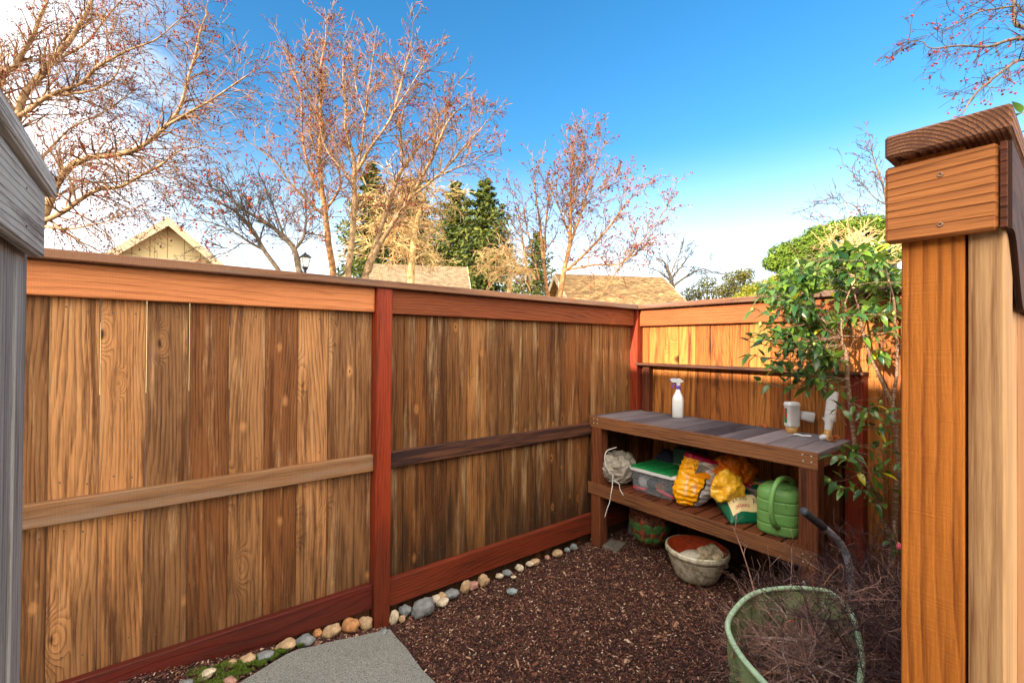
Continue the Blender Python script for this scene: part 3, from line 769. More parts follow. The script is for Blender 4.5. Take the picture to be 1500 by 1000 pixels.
# storage tote
yb, ya = 2.095, 1.735; xa, xb = 2.742, 3.02
T = thing('storage_tote', (.5*(xa+xb), .5*(ya+yb), ZS), 'clear plastic storage tote with white rim and ribbed green lid on the shelf', 'tote')
g = G('frosted_plastic'); M_FROST = g.out((.55, .62, .68), .25, alpha=.3, spec=.5)
cx, cy = (xa+xb)/2, (ya+yb)/2
mb = MB(); sx_, sy_ = (xb-xa)/2/.16, (yb-ya)/2/.16
mb.lathe([(.001, .003), (.146, .003), (.15, .008), (.16, .148), (.162, .152)], (cx, cy, ZS), 48, sq=10, sx=sx_, sy=sy_); mb.build('tub', M_FROST, T, True)
mb = MB(); mb.lathe([(.158, .146), (.168, .146), (.171, .15), (.171, .166), (.168, .17), (.14, .17)], (cx, cy, ZS), 48, sq=10, sx=sx_, sy=sy_); mb.build('rim', M_WHITEP, T)
M_GREENP = plain('green_plastic', (.015, .22, .06), .35, .15, 20, .05)
mb = MB()
def lidf(u, v_):
    x = cx+(u-.5)*.30; y = cy+(v_-.5)*.335
    e = min(u, 1-u, v_, 1-v_); h = .172+.012*min(1, e/.03)
    rb = math.sin(v_*math.pi*2*6+.6*math.sin(u*6)); h += .007*(max(-.6, min(.6, rb*2)))*min(1, max(0, e-.05)/.03)
    return V((x, y, ZS+h))
mb.grid(lidf, 40, 90); mb.build('lid', M_GREENP, T, True)
M_REDP = plain('pink_red_plastic', (.75, .05, .1), .4); M_DKB = plain('dark_blue_plastic', (.03, .05, .09), .5)
for (a, b_, r_, m_, nm, lb) in (((2.76, 2.07, .475), (2.765, 1.97, .478), .01, M_REDP, 'tool_handle', 'red handle at the left inside the clear tote'),
                           ((2.765, 1.87, .5), (2.77, 1.75, .475), .011, M_REDP, 'tool_handle', 'red handle at the right inside the clear tote')):
    mb = MB(); mb.tube([a, b_], r_, 8); tag(mb.build(nm, m_, None, True), lb, 'tool handle', 'things inside the tote')
rg = random.Random(5)
for i, (y, z, s_, m_, lb) in enumerate(((2.02, .53, .05, M_HEADP, 'pale grey rounded tool inside the tote on the left'), (1.95, .525, .05, M_DKB, 'dark blue object in the middle inside the tote'), (1.88, .52, .045, M_BRN, 'brown tool head inside the tote right of the middle'), (1.8, .53, .045, M_DKB, 'dark blue object at the right end inside the tote'))):
    mb = MB(); mb.blob((0, 0, 0), s_*.9, s_, s_*.9, .35, 2.2, None, 9); o = mb.build('garden_tool', m_, None, True); o.location = (2.83, y, z-.02); tag(o, lb, 'tool', 'things inside the tote')

# dark rounded sack and old seed box at the back
c = V((*on(978, 672, 0, 3.08)[:2], ZS)); mb = MB(); mb.blob((0, 0, .13), .085, .1, .13, .15, 2., None, 14)
o = mb.build('dark_sack', plain('dark_blue_fabric', (.02, .022, .05), .9, .3, 60, .4), None, True); o.location = c; tag(o, 'dark navy rounded sack in the shadow behind the tote', 'sack')
c = V((*on(1005, 690, 0, 3.06)[:2], ZS))
T = thing('fertilizer_box', c, 'old carton with dark green top and tan lower half behind the tote', 'box')
mb = MB(); mb.box(c+V((0, 0, .095)), (.1, .15, .19), 2, (0, 0, .15), ch=.004); mb.build('carton', plain('tan_print', sr(170, 150, 104), .7, .35, 60), T)
mb = MB(); mb.box(c+V((0, 0, .2455)), (.102, .152, .11), 2, (0, 0, .15), ch=.004); mb.build('green_band', plain('dark_green_print', (.02, .07, .05), .6, .3, 60), T)

# ---- the open yellow soil bag
def sackmat(name, cols, seed):
    g = G(name); w_ = g.wc(); nz = g.noise(w_, 6., 4.)
    return g, w_, nz
g = G('yellow_soil_bag'); w_ = g.wc(); s3 = g.n('SeparateXYZ', _0=w_)
wob = g.math('MULTIPLY', g.math('SUBTRACT', g.noise(w_, 5., 2.), .5), .08)
u_ = g.math('ADD', s3.outputs[0], wob); v__ = g.math('ADD', s3.outputs[1], wob)
cy_ = g.mix(g.noise(w_, 9., 4.), sr(250, 150, 0), sr(255, 196, 20))
cs = g.mix(g.noise(w_, 18., 5.), sr(130, 128, 132), sr(224, 222, 224))
c = g.mix(g.math('GREATER_THAN', u_, .235), cs, cy_)
blk = g.math('LESS_THAN', g.math('ABSOLUTE', g.math('SUBTRACT', u_, .235)), .008)
c = g.mix(blk, c, (.02, .02, .02))
vo = g.n('TexVoronoi', {'feature': 'F1'}, Vector=g.scale(w_, (10, 10, 1)), Scale=1.)
fl = g.ramp(g.n('SeparateColor', _0=vo.outputs['Color']).outputs[0], [(0, sr(130, 130, 126)), (.3, sr(210, 206, 200)), (.55, sr(240, 150, 20)), (.7, sr(150, 150, 140)), (.85, sr(236, 236, 230))], 'CONSTANT')
c = g.mix(g.math('MULTIPLY', g.math('GREATER_THAN', v__, .62), g.math('LESS_THAN', u_, .33)), c, fl)
c = g.mix(g.math('GREATER_THAN', v__, .93), c, sr(176, 20, 64))
M_YBAG = g.out(c, .3, spec=.5)
c0 = V((*on(1018, 747, 0, 2.80)[:2], ZS))
T = thing('soil_bag', c0, 'open crumpled yellow and grey soil bag leaning on the tote with magenta rim', 'soil bag')
lean = V((.03, .06, .31))
def ysurf(u, v_, out_=0.):
    # u round the bag (0..1), v up the bag
    th = 2*math.pi*(u-.28)-2.2
    rx_ = .145*(.35+.65*min(1, (v_*3.2))**.6)*(1-.22*v_)
    ry_ = .075*(min(1, .15+v_*3.))**.7*(1-.1*v_)
    x = math.cos(th)*rx_; y = math.sin(th)*ry_
    ax = V((-.62, .78, 0)); ay = V((-.78, -.62, 0))       # across, towards camera side
    ax = (rt*-1); ax.z = 0; ax.normalize(); ay = -fw.copy(); ay.z = 0; ay.normalize()
    p = c0+ax*(-x)+ay*(y)+V((0, 0, .008+.30*v_))+rt*(.12*v_-.035)+fw*.05*v_
    p.z += .03*math.cos(th)*-v_
    n_ = (ax*(-math.cos(th))+ay*math.sin(th)).normalized()
    k = crumple(V((th*.12, v_*.5, 0))+V((0, 0, math.sin(th)*.1)), .006+.014*max(0, v_-.55), 17, 2.)
    k += .0035*math.sin(v_*62+2*math.sin(th*2))*(.4+.6*abs(math.sin(th)))
    return p+n_*(k+out_)
mb = MB(); mb.grid(lambda u, v_: ysurf(u, v_), 150, 100, closeu=True, wcf=lambda u, v_: ((u+.37) % 1, v_, 0)); mb.build('bag_skin', M_YBAG, T, True)
M_SOILB = plain('potting_soil', (.03, .018, .012), .95, .5, 90, .8)
ctr = [ysurf(i/30, .88, -.004) for i in range(30)]
mid = sum(ctr, V())/30
mb = MB(); mb.add(ctr+[mid], [(i, (i+1) % 30, 30) for i in range(30)]); mb.build('soil', M_SOILB, T)
M_WPRINT = plain('white_print', (.85, .82, .74), .5, .05, 30, 0); M_BPRINT = plain('black_print', (.02, .015, .01), .5, .05, 30, 0)
def ybt(u0, v0, ang, flip=1):
    ca, sa = math.cos(ang), math.sin(ang)
    def f(x, y):
        X_ = x*ca-y*sa; Y_ = x*sa+y*ca
        return ysurf(u0+X_*1.35, v0+Y_*3.2, .0022)
    return f

text('GARDEN SOIL', .02, ybt(.99, .42, R(78)), M_WPRINT, 'lettering', T)
text('MIX', .036, ybt(.93, .40, R(78)), M_WPRINT, 'lettering', T)
text('2 G G A', .026, ybt(.97, .80, R(60)), M_BPRINT, 'lettering', T)
# ---- orange crumpled bag behind and yellow bag in front
def crumpbag(name, label, cat, c, rx_, ry_, rz_, mat, seed, amp=.03, fr=9., M=None):
    mb = MB(); vs = []; n = 26
    for i in range(n+1):
        th = math.pi*i/n
        for j in range(2*n):
            ph = math.pi*j/n; d = V((math.sin(th)*math.cos(ph), math.sin(th)*math.sin(ph), math.cos(th)))
            p = V((d.x*rx_, d.y*ry_, d.z*rz_)); k = crumple(p, amp*.75, fr*1.5, seed)+.5*amp*math.sin(p.x*110+6*mn.noise(p*12))*abs(mn.noise(p*9)); p = p*(1+.25*mn.noise(d*1.7+V((seed, 0, 0))))+d*k
            if M is not None: p = M @ p
            if p.z < -rz_*.8: p.z = -rz_*.8+(p.z+rz_*.8)*.15
            vs.append(p)
    w2 = 2*n
    mb.add(vs, [(i*w2+j, (i+1)*w2+j, (i+1)*w2+(j+1) % w2, i*w2+(j+1) % w2) for i in range(n) for j in range(w2)])
    o = mb.build(name, mat, None, False); o.location = c; tag(o, label, cat); return o
g = G('orange_bag_plastic'); w_ = g.wc(); nz = g.noise(w_, 14., 4.)
M_OBAG = g.out(g.mix(g.mapr(g.noise(w_, 38., 4., .7), .58, .64), g.mix(nz, sr(226, 96, 10), sr(250, 150, 20)), (.16, .03, .015)), .3, spec=.5)
g = G('yellow_bag_plastic'); w_ = g.wc(); nz = g.noise(w_, 10., 4.)
M_Y2 = g.out(g.mix(nz, sr(246, 160, 6), sr(255, 214, 70)), .28, spec=.5)
camM = Matrix((rt, fw, up)).transposed()
c = at(1075, 690, 2.98); crumpbag('orange_bag', 'crumpled orange plastic bag behind the yellow soil bag', 'plastic bag', c, .115, .06, .08, M_OBAG, 3., .035, 8., camM @ Matrix.Rotation(R(12), 3, 'Y'))
c = at(1064, 716, 2.83); crumpbag('yellow_bag', 'bright yellow folded plastic bag lying on the green soil bag', 'plastic bag', c, .08, .05, .085, M_Y2, 11., .028, 7., camM @ Matrix.Rotation(R(-14), 3, 'Y'))

# ---- flat green potting mix bag with printed front
fbl = on(1041, 741, 2, ZS+.01); 
pA = V((*on(1071, 768, 2, ZS)[:2], ZS)); pB = V((*on(1140, 764, 2, ZS)[:2], ZS)); pC = V((*on(1040, 741, 2, ZS)[:2], ZS))
ex = pB-pA; ey = pC-pA
T = thing('soil_bag', pA, 'flat green soil bag lettered All-Purpose with a flower picture between yellow bag and watering can', 'soil bag')
g = G('green_soil_bag'); w_ = g.wc(); s3 = g.n('SeparateXYZ', _0=w_); nzz = g.noise(w_, 4., 3.)
uu, vv = s3.outputs[0], s3.outputs[1]
c = g.mix(g.noise(w_, 8., 3.), sr(10, 84, 60), sr(26, 116, 82))
crm = g.math('GREATER_THAN', g.math('ADD', vv, g.math('MULTIPLY', nzz, .3)), .66)
vo = g.n('TexVoronoi', {'feature': 'F1'}, Vector=g.scale(w_, (9, 9, 1)), Scale=1.)
pic = g.ramp(g.n('SeparateColor', _0=vo.outputs['Color']).outputs[0], [(0, sr(226, 210, 160)), (.3, sr(214, 60, 60)), (.42, sr(234, 214, 160)), (.6, sr(120, 160, 90)), (.72, sr(238, 150, 50)), (.82, sr(240, 224, 176))], 'CONSTANT')
c = g.mix(crm, c, pic)
band = g.math('MULTIPLY', g.math('GREATER_THAN', vv, -1.), g.math('GREATER_THAN', uu, 2.))
M_GBAG = g.out(c, .3, spec=.5)
def gs(u, v_, o_=0.):
    # pillow lying on the shelf; the front side slopes to the camera
    e = max(0., min(1, min(u, 1-u)*5))**.5*max(0., min(1, min(v_, 1-v_)*4.2))**.5
    z = .01+.095*e+.006*mn.noise(V((u*7, v_*7, 1)))+o_
    return pA+ex*u*1.25+ey*1.25*v_+V((0, 0, z))+V((0, 0, .11*v_))
mb = MB(); mb.grid(lambda u, v_: gs(u, v_), 60, 50, wcf=lambda u, v_: (u, v_, 0)); mb.grid(lambda u, v_: pA+ex*u*1.25+ey*1.25*v_+V((0, 0, .002+.1*v_)), 30, 20, wcf=lambda u, v_: (u, v_, 0)); mb.build('bag_skin', M_GBAG, T, True)
# cream label strip along the front
M_CREAM = plain('cream_print', sr(238, 214, 160), .4, .04, 30, 0); M_GPRINT = plain('dark_green_ink', (.02, .05, .03), .5, .05, 30, 0); M_RPRINT = plain('red_ink', (.5, .04, .02), .5, .05, 30, 0)
mb = MB(); mb.grid(lambda u, v_: gs(.06+u*.80, .05+v_*.20+.008*math.sin(u*9), .004), 40, 6); mb.build('label', M_CREAM, T, True)
lx, ly = 1/(ex.length*1.25), 1/(ey.length*1.25)
text('E.B. Stone', .022, lambda x, y: gs(.24+x*lx, .19+y*ly*1.0, .006), M_GPRINT, 'lettering', T)
text('ORGANICS', .018, lambda x, y: gs(.25+x*lx, .11+y*ly*1.0, .006), M_RPRINT, 'lettering', T, bold=.0004)
text('All-Purpose', .04, lambda x, y: gs(.66+x*lx*.9, .145+y*ly*1.0, .006), M_GPRINT, 'lettering', T)
# picture of flowers on the bag: flat printed petals
for (u0, v0, r_, m_) in ((.50, .50, .034, M_RPRINT), (.58, .60, .03, plain('coral_print', sr(236, 80, 80), .4, .2, 90, 0)), (.52, .42, .022, plain('magenta_print', sr(196, 50, 130), .4, .2, 90, 0)), (.80, .46, .03, plain('orange_print', sr(244, 150, 30), .4, .2, 90, 0)), (.74, .66, .03, plain('leaf_print', sr(110, 160, 100), .4, .3, 90, 0))):
    mb = MB()
    pts = []
    for j in range(40):
        a = 2*math.pi*j/40; rr = r_*(1+.28*math.sin(a*5+u0*9)); pts.append(gs(u0+math.cos(a)*rr*lx, v0+math.sin(a)*rr*ly, .0045))
    mb.add(pts+[gs(u0, v0, .0062)], [(j, (j+1) % 40, 40) for j in range(40)]); mb.build('print', m_, T)

# galvanised basin at the back
c = V((*on(1118, 706, 0, 3.02)[:2], ZS)); mb = MB()
mb.lathe([(.001, .004), (.09, .004), (.115, .16), (.122, .165), (.124, .172), (.12, .175), (.114, .168), (.088, .012), (.001, .01)], (0, 0, 0), 40, sx=1.05)
o = mb.build('basin', plain('grey_zinc', (.2, .19, .18), .5, .25, 60, .1, metal=.3), None, True); o.location = c; tag(o, 'grey round basin behind the orange bag and watering can', 'basin')

# watering can
c = V((*on(1147, 784, 0, 2.80)[:2], ZS)); c = V((2.80, 1.105, ZS))
T = thing('watering_can', c, 'light green plastic watering can with looped handle beside the right bench leg', 'watering can')
g = G('green_can_plastic'); w_ = g.n('TexCoord').outputs['Object']
M_CAN = g.out(g.mix(g.noise(w_, 12., 4.), sr(100, 154, 80), sr(126, 176, 100)), .42, g.noise(w_, 200., 3.), .08, .0005, .4)
Mc = Matrix.Rotation(.2, 3, 'Z'); mb = MB()
pr = [(.001, 0), (.088, 0), (.098, .006), (.102, .02)]
for z in (.06, .125, .19): pr += [(.1026, z-.012), (.1026, z-.003), (.1004, z-.001), (.1004, z+.001), (.1026, z+.003), (.1026, z+.012)]
pr += [(.102, .225), (.094, .245), (.07, .262), (.055, .27), (.001, .275)]
mb.lathe(pr, c, 72, sq=2.7, sy=1.05, sx=.95, M=Mc); mb.build('tank', M_CAN, T, True)
h = [(1141, 771, 2.53), (1134, 767, 2.485), (1130, 752, 2.465), (1130, 732, 2.465), (1134, 715, 2.475), (1141, 703, 2.50), (1150, 700, 2.54), (1158, 703, 2.58), (1162, 711, 2.61), (1164, 722, 2.63)]
hp = [at(*p) for p in h]
mb = MB(); hs = smooth(hp); mb.tube(hs, [.014+.006*max(0, 1-i/7) for i in range(len(hs))], 14); mb.build('handle', M_CAN, T, True)
M_CANIN = plain('can_inside', (.03, .07, .03), .6)
mb = MB(); q = V((-.035, -.045, .268)); mb.lathe([(.026, .0), (.033, .0), (.033, .004), (.026, .004)], c+q+V((0, 0, -.008)), 24, sq=3); mb.build('filler_rim', M_CAN, T, True)
mb = MB(); mb.lathe([(.001, .003), (.0262, .003)], c+q+V((0, 0, -.008)), 24, sq=3); mb.build('filler_hole', M_CANIN, T)
mb = MB(); mb.tube([c+V((.02, -.08, .08)), c+V((.05, -.13, .17)), c+V((.08, -.19, .3))], [.022, .016, .012], 14); sp_ = mb.build('spout', M_CAN, T, True)
mb = MB(); mb.lathe([(.012, 0), (.03, .025), (.028, .032), (.001, .036)], c+V((.083, -.195, .305)), 20, M=Matrix.Rotation(R(35), 3, 'X')); mb.build('rose', M_CAN, sp_, True)

# ================================================================== POTS UNDER THE BENCH
c = V((2.98, 2.08, 0)); 
T = thing('painted_pot', c, 'round brown pot with green leaf relief standing under the shelf', 'pot')
g = G('painted_clay'); w_ = g.n('TexCoord').outputs['Object']
M_CLAY = g.out(g.mix(g.mapr(g.noise(w_, 30., 5., .7), .35, .65), sr(80, 46, 34), sr(150, 94, 70)), .7, g.noise(w_, 80., 4.), .5, .003)
M_LEAFG = plain('green_glaze', sr(84, 132, 70), .55, .4, 90, .4); M_TERR = plain('terracotta_relief', sr(168, 84, 56), .65, .3, 90, .4)
pot = [(.001, 0), (.07, 0), (.085, .006), (.118, .06), (.142, .12), (.152, .17), (.150, .21), (.140, .235), (.140, .245), (.156, .262), (.160, .275), (.154, .285), (.142, .283), (.130, .25), (.138, .2), (.1, .06), (.001, .05)]
mb = MB(); mb.lathe(pot, c, 56); mb.build('pot_body', M_CLAY, T, True)
def potr(z):
    for (r0, z0), (r1, z1) in zip(pot[1:8], pot[2:9]):
        if z0 <= z <= z1 and z1 > z0: return r0+(r1-r0)*(z-z0)/(z1-z0)
    return .14
toCam = math.atan2(-c.y, -c.x)
def petal(a0, z0, ang, L_, W_, mat, nm, off=.004):
    mb = MB()
    def f(u, v_):
        t = u; w2 = W_*math.sin(math.pi*t**.85)**.8*(v_-.5)*2
        s1 = L_*(t-.5); x = s1*math.cos(ang)-w2*math.sin(ang); z = z0+s1*math.sin(ang)+w2*math.cos(ang)
        r_ = potr(max(.007, min(.234, z))); a = a0+x/r_; rr = r_+off*(1-(abs(v_-.5)*2)**2)*(math.sin(math.pi*t))**.5+.0015 - (.002 if abs(v_-.5) < .06 else 0)
        return c+V((math.cos(a)*rr, math.sin(a)*rr, z))
    mb.grid(f, 14, 8); return mb.build(nm, mat, T, True)
for k in range(6):
    a = toCam+.12+k*math.pi/3
    petal(a-.26, .165, R(150), .10, .034, M_LEAFG, 'leaf_relief'); petal(a+.26, .165, R(30), .10, .034, M_LEAFG, 'leaf_relief')
    petal(a-.2, .075, R(40), .08, .024, M_LEAFG, 'leaf_relief'); petal(a+.2, .075, R(140), .08, .024, M_LEAFG, 'leaf_relief')
    petal(a, .115, R(90), .045, .02, M_TERR, 'flower_relief', .005)
    petal(a+.52, .13, R(60), .07, .016, M_TERR, 'flower_relief'); petal(a+.52, .08, R(115), .05, .014, M_TERR, 'flower_relief')
    petal(a+.52, .2, R(90), .05, .018, M_TERR, 'flower_relief')

# wide planter bowl with a white sack in it
c = V((2.79, 1.60, 0)); tl = Matrix.Rotation(R(2), 3, fw)
T = thing('planter_bowl', c, 'wide cream crackled planter bowl with orange inside, in front of the bench', 'planter')
g = G('cream_glaze'); w_ = g.n('TexCoord').outputs['Object']; z_ = g.n('SeparateXYZ', _0=w_).outputs[2]
rib = g.math('SINE', g.math('MULTIPLY', g.math('ADD', z_, g.math('MULTIPLY', g.noise(w_, 9., 3.), .01)), 520.))
n1 = g.noise(w_, 22., 5., .7)
cc = g.mix(g.mapr(n1, .35, .6), sr(150, 140, 112), sr(226, 218, 196))
cc = g.mix(g.mapr(rib, -.2, .9, 0, .35), cc, sr(120, 112, 90))
cc = g.mix(g.mapr(g.noise(w_, 16., 5., .7), .6, .7, 0, .8), cc, sr(70, 92, 84))
M_GLAZE = g.out(cc, .6, g.math('ADD', rib, g.math('MULTIPLY', n1, 2.)), .35, .002)
M_TIN = plain('terracotta_inside', sr(190, 72, 34), .75, .25, 40, .3)
bw = [(.001, 0), (.105, 0), (.122, .006), (.14, .04), (.165, .1), (.183, .15), (.188, .162), (.194, .165), (.197, .172), (.197, .192), (.193, .197), (.184, .198)]
mb = MB(); mb.lathe(bw, c, 64, M=tl); mb.build('bowl', M_GLAZE, T, True)
mb = MB(); mb.lathe([(.1845, .1978), (.178, .19), (.168, .14), (.145, .08), (.12, .04), (.001, .035)], c, 64, M=tl); mb.build('bowl_inside', M_TIN, T, True)
M_SACK = plain('white_sack_cloth', sr(214, 208, 190), .7, .15, 30, .3)
mb = MB()
for i in range(1): mb.blob(c+V((-.02, -.0, .11)), .115, .095, .06, .06, 1.5, camM, 24)
o = mb.build('white_sack', M_SACK, None, True); tag(o, 'white sack lying inside the cream planter bowl', 'sack')
crumpbag('crumpled_bag', 'crumpled beige and green paper bag in the right side of the planter bowl', 'bag', c+V((.03, -.085, .15)), .07, .06, .05, plain('beige_green_paper', sr(190, 176, 146), .7, .5, 25), 6., .03, 10., camM)

# ================================================================== GARDEN CART HANDLE
pp = smooth([at(*p) for p in ((1177, 748, 2.12), (1190, 759, 2.15), (1203, 769, 2.18), (1216, 780, 2.21), (1228, 792, 2.24), (1237, 806, 2.26), (1243, 824, 2.27), (1246, 850, 2.28), (1250, 885, 2.28), (1254, 960, 2.27))])
T = thing('cart_handle', (pp[-1].x, pp[-1].y, 0), 'bent grey metal cart handle with dark rubber grip standing in the dead twigs', 'handle')
mb = MB(); mb.tube(pp[8:], .0165, 16); mb.build('pole', plain('grey_painted_metal', sr(160, 170, 186), .35, .35, 60, .15), T, True)
mb = MB(); mb.tube(pp[:10], [.0185]*9+[.0175], 16); mb.build('grip', plain('dark_grip', (.055, .065, .08), .5, .2), T, True)

# ================================================================== DEBRIS BAG, TWIGS
rimp = [on(*p) for p in ((1066, 918, 2, .46), (1077, 892, 2, .47), (1105, 869, 2, .475), (1150, 861, 2, .47), (1195, 863, 2, .465), (1218, 869, 2, .46), (1242, 890, 2, .45), (1256, 925, 2, .44), (1262, 975, 2, .43), (1250, 1035, 2, .43), (1215, 1068, 2, .43), (1162, 1040, 2, .44), (1118, 998, 2, .45), (1082, 955, 2, .455))]
ctr = sum(rimp, V())/len(rimp)
rs = []
n_ = len(rimp)
for i in range(n_):
    p0, p1, p2, p3 = (rimp[(i+k) % n_] for k in (-1, 0, 1, 2))
    for j in range(6):
        t = j/6; rs.append(.5*((2*p1)+(p2-p0)*t+(2*p0-5*p1+4*p2-p3)*t*t+(3*p1-p0-3*p2+p3)*t*t*t))
T = thing('debris_bag', (ctr.x, ctr.y, 0), 'open pale green garden debris bag full of dead twigs in the foreground', 'garden bag')
g = G('green_canvas'); w_ = g.n('TexCoord').outputs['Object']; nz = g.noise(w_, 7., 4.)
M_GBG = g.out(g.mix(nz, sr(124, 150, 104), sr(172, 192, 140)), .65, g.math('ADD', g.noise(w_, 10., 5.), g.math('MULTIPLY', g.noise(w_, 500., 2.), .05)), .5, .02, transl=.25)
mb = MB(); N = len(rs)
def wall(u, v_, o_=0.):
    f = (u*N) % N; i = int(f) % N; t = f-int(f)
    p = rs[i].lerp(rs[(i+1) % N], t); d = p-ctr; d.z = 0; dn = d.normalized()
    z = p.z*(1-v_)+.004*v_
    a = math.atan2(d.y, d.x)
    k = .014*mn.noise(V((a*5, z*7, 1)))+.010*math.sin(a*14+z*13)*v_*(1-v_)*4+.008*mn.noise(V((a*16, z*18, 4)))*min(1, v_*4)
    return V((ctr.x, ctr.y, z))+d*(1-.12*v_)+dn*(k*min(1, v_*8)-o_)
mb.grid(lambda u, v_: wall(u, v_), 160, 30, closeu=True)
mb.grid(lambda u, v_: wall(u, v_, .004), 160, 30, closeu=True)
mb.build('bag_wall', M_GBG, T, True)
mb = MB(); mb.tube(rs+[rs[0]], .010, 10, cap=False); mb.build('hoop', plain('pale_green_binding', sr(176, 206, 170), .6, .15, 60, .2), T, True)
sp_ = at(1180, 858, 2.19)
mb = MB(); mb.tube(smooth([at(1186, 866, 2.17), at(1181, 858, 2.175), at(1177, 851, 2.18), at(1179, 858, 2.19), at(1182, 868, 2.2)]), .004, 6); mb.build('strap', plain('pale_blue_webbing', sr(150, 190, 196), .6), T, True)

def branchy(mb, rg, p, d, L_, r_, lev, droop=0., kink=.28, nch=(2, 4), mi=0, rnd=None, ang=(.5, 1.1), nside=4, minr=.0006, step=5, tips=None, taper=.35, lenk=(.4, .75)):
    pts = [p.copy()]; dd = d.normalized(); seg = L_/step
    for i in range(step):
        dd = (dd+V((rg.gauss(0, kink), rg.gauss(0, kink), rg.gauss(0, kink)))*.6+V((0, 0, droop))*.3).normalized()
        pts.append(pts[-1]+dd*seg)
    rr = [max(minr, r_*(1-(1-taper)*i/step)) for i in range(step+1)]
    mb.tube(pts, rr, nside, cap=False, rnd=rnd, mi=mi)
    if lev > 0:
        for k in range(rg.randint(*nch)):
            i = rg.randint(1, step); b = pts[i]; t = (pts[i]-pts[i-1]).normalized()
            o = t.orthogonal().normalized(); o = Matrix.Rotation(rg.uniform(0, 6.28), 3, t) @ o
            a = rg.uniform(*ang); nd = t*math.cos(a)+o*math.sin(a)
            branchy(mb, rg, b, nd, L_*rg.uniform(*lenk), rr[i]*.65, lev-1, droop, kink, nch, mi, rnd, ang, nside, minr, max(3, step-1), tips, taper, lenk)
    elif tips is not None: tips.append((pts[-1], dd))
    if tips is not None and lev > 0: tips.append((pts[-1], dd))
# the heap in the bag
rg = random.Random(11); mb = MB()
for i in range(260):
    a = rg.uniform(0, 6.28); q = rg.random()**.6*.66
    rp = rs[int((a/6.2832)*N) % N]; b = V((ctr.x+(rp.x-ctr.x)*q, ctr.y+(rp.y-ctr.y)*q, rg.uniform(.16, .40)+.08*(1-q)))
    d = V((rg.gauss(0, 1), rg.gauss(0, 1), rg.uniform(-.1, .7)))
    branchy(mb, rg, b, d, rg.uniform(.1, .2), rg.uniform(.0012, .003), 2, 0, .3, (2, 4), nside=3, minr=.0006)
tag(mb.build('twig_heap', M_DEAD, None), 'tangled heap of dead purplish brown twigs filling the green bag', None, None, 'stuff')
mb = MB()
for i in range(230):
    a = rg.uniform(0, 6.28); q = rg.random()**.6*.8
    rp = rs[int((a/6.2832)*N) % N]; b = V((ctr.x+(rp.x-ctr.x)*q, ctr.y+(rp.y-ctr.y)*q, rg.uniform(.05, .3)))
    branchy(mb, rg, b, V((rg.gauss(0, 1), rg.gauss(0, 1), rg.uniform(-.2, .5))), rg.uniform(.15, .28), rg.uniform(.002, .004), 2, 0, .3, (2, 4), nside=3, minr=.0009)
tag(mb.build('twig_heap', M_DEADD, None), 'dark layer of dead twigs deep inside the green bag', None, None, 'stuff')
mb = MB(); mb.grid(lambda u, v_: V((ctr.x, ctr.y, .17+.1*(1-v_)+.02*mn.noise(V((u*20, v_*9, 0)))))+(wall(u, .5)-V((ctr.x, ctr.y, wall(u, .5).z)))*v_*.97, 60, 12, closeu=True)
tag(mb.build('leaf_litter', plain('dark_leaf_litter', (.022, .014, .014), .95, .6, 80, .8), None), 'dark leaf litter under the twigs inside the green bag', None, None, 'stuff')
# cut branches that can be told apart
def stick(pxs, r0, lb, mat=M_DEAD, nm='cut_branch'):
    pts = smooth([at(*p) for p in pxs], 3); mb = MB(); mb.tube(pts, [r0*(1-.5*i/len(pts)) for i in range(len(pts))], 7)
    for i in range(2, len(pts), 3):
        t = (pts[i]-pts[i-1]).normalized(); o = Matrix.Rotation(rg.uniform(0, 6.28), 3, t) @ t.orthogonal().normalized()
        branchy(mb, rg, pts[i], t+o*.9, rg.uniform(.04, .09), r0*.4, 1, 0, .25, (1, 3), nside=3, minr=.0007)
    o = mb.build(nm, mat, None); tag(o, lb, 'branch', 'cut branches in and around the green bag')
M_STICK = plain('cut_stick', sr(150, 104, 70), .75, .3, 60, .2)
stick(((1120, 985, 1.55), (1160, 987, 1.58), (1200, 984, 1.62), (1245, 978, 1.68)), .0055, 'thick cut branch lying nearly level across the front of the bag', M_STICK)
stick(((1073, 960, 1.6), (1095, 965, 1.65), (1122, 972, 1.7)), .004, 'short stick poking over the left rim of the bag', M_STICK)
stick(((1132, 1003, 1.5), (1170, 988, 1.55), (1240, 975, 1.6)), .0035, 'thin branch curving just under the thick level one', M_DEAD)
stick(((1245, 990, 1.6), (1215, 985, 1.6), (1290, 962, 1.75)), .003, 'twig crossing at the lower right of the bag', M_DEAD)
stick(((1119, 930, 1.9), (1108, 880, 1.95), (1098, 840, 2.0), (1085, 800, 2.05), (1073, 770, 2.08)), .0035, 'tall forked twig rising from the left of the bag in front of the planter', M_DEAD)
stick(((1200, 900, 1.95), (1203, 868, 2.0), (1212, 848, 2.02), (1232, 825, 2.05)), .0035, 'brown branch arching up out of the bag towards the cart handle', M_STICK)
stick(((1160, 900, 1.95), (1158, 860, 2.0), (1160, 820, 2.05), (1159, 800, 2.08)), .002, 'thin upright twig in front of the bench leg rail', M_DEAD)
stick(((1235, 985, 1.7), (1252, 955, 1.78), (1258, 935, 1.8)), .008, 'thick grey brown stub standing at the right of the bag', M_STICK)
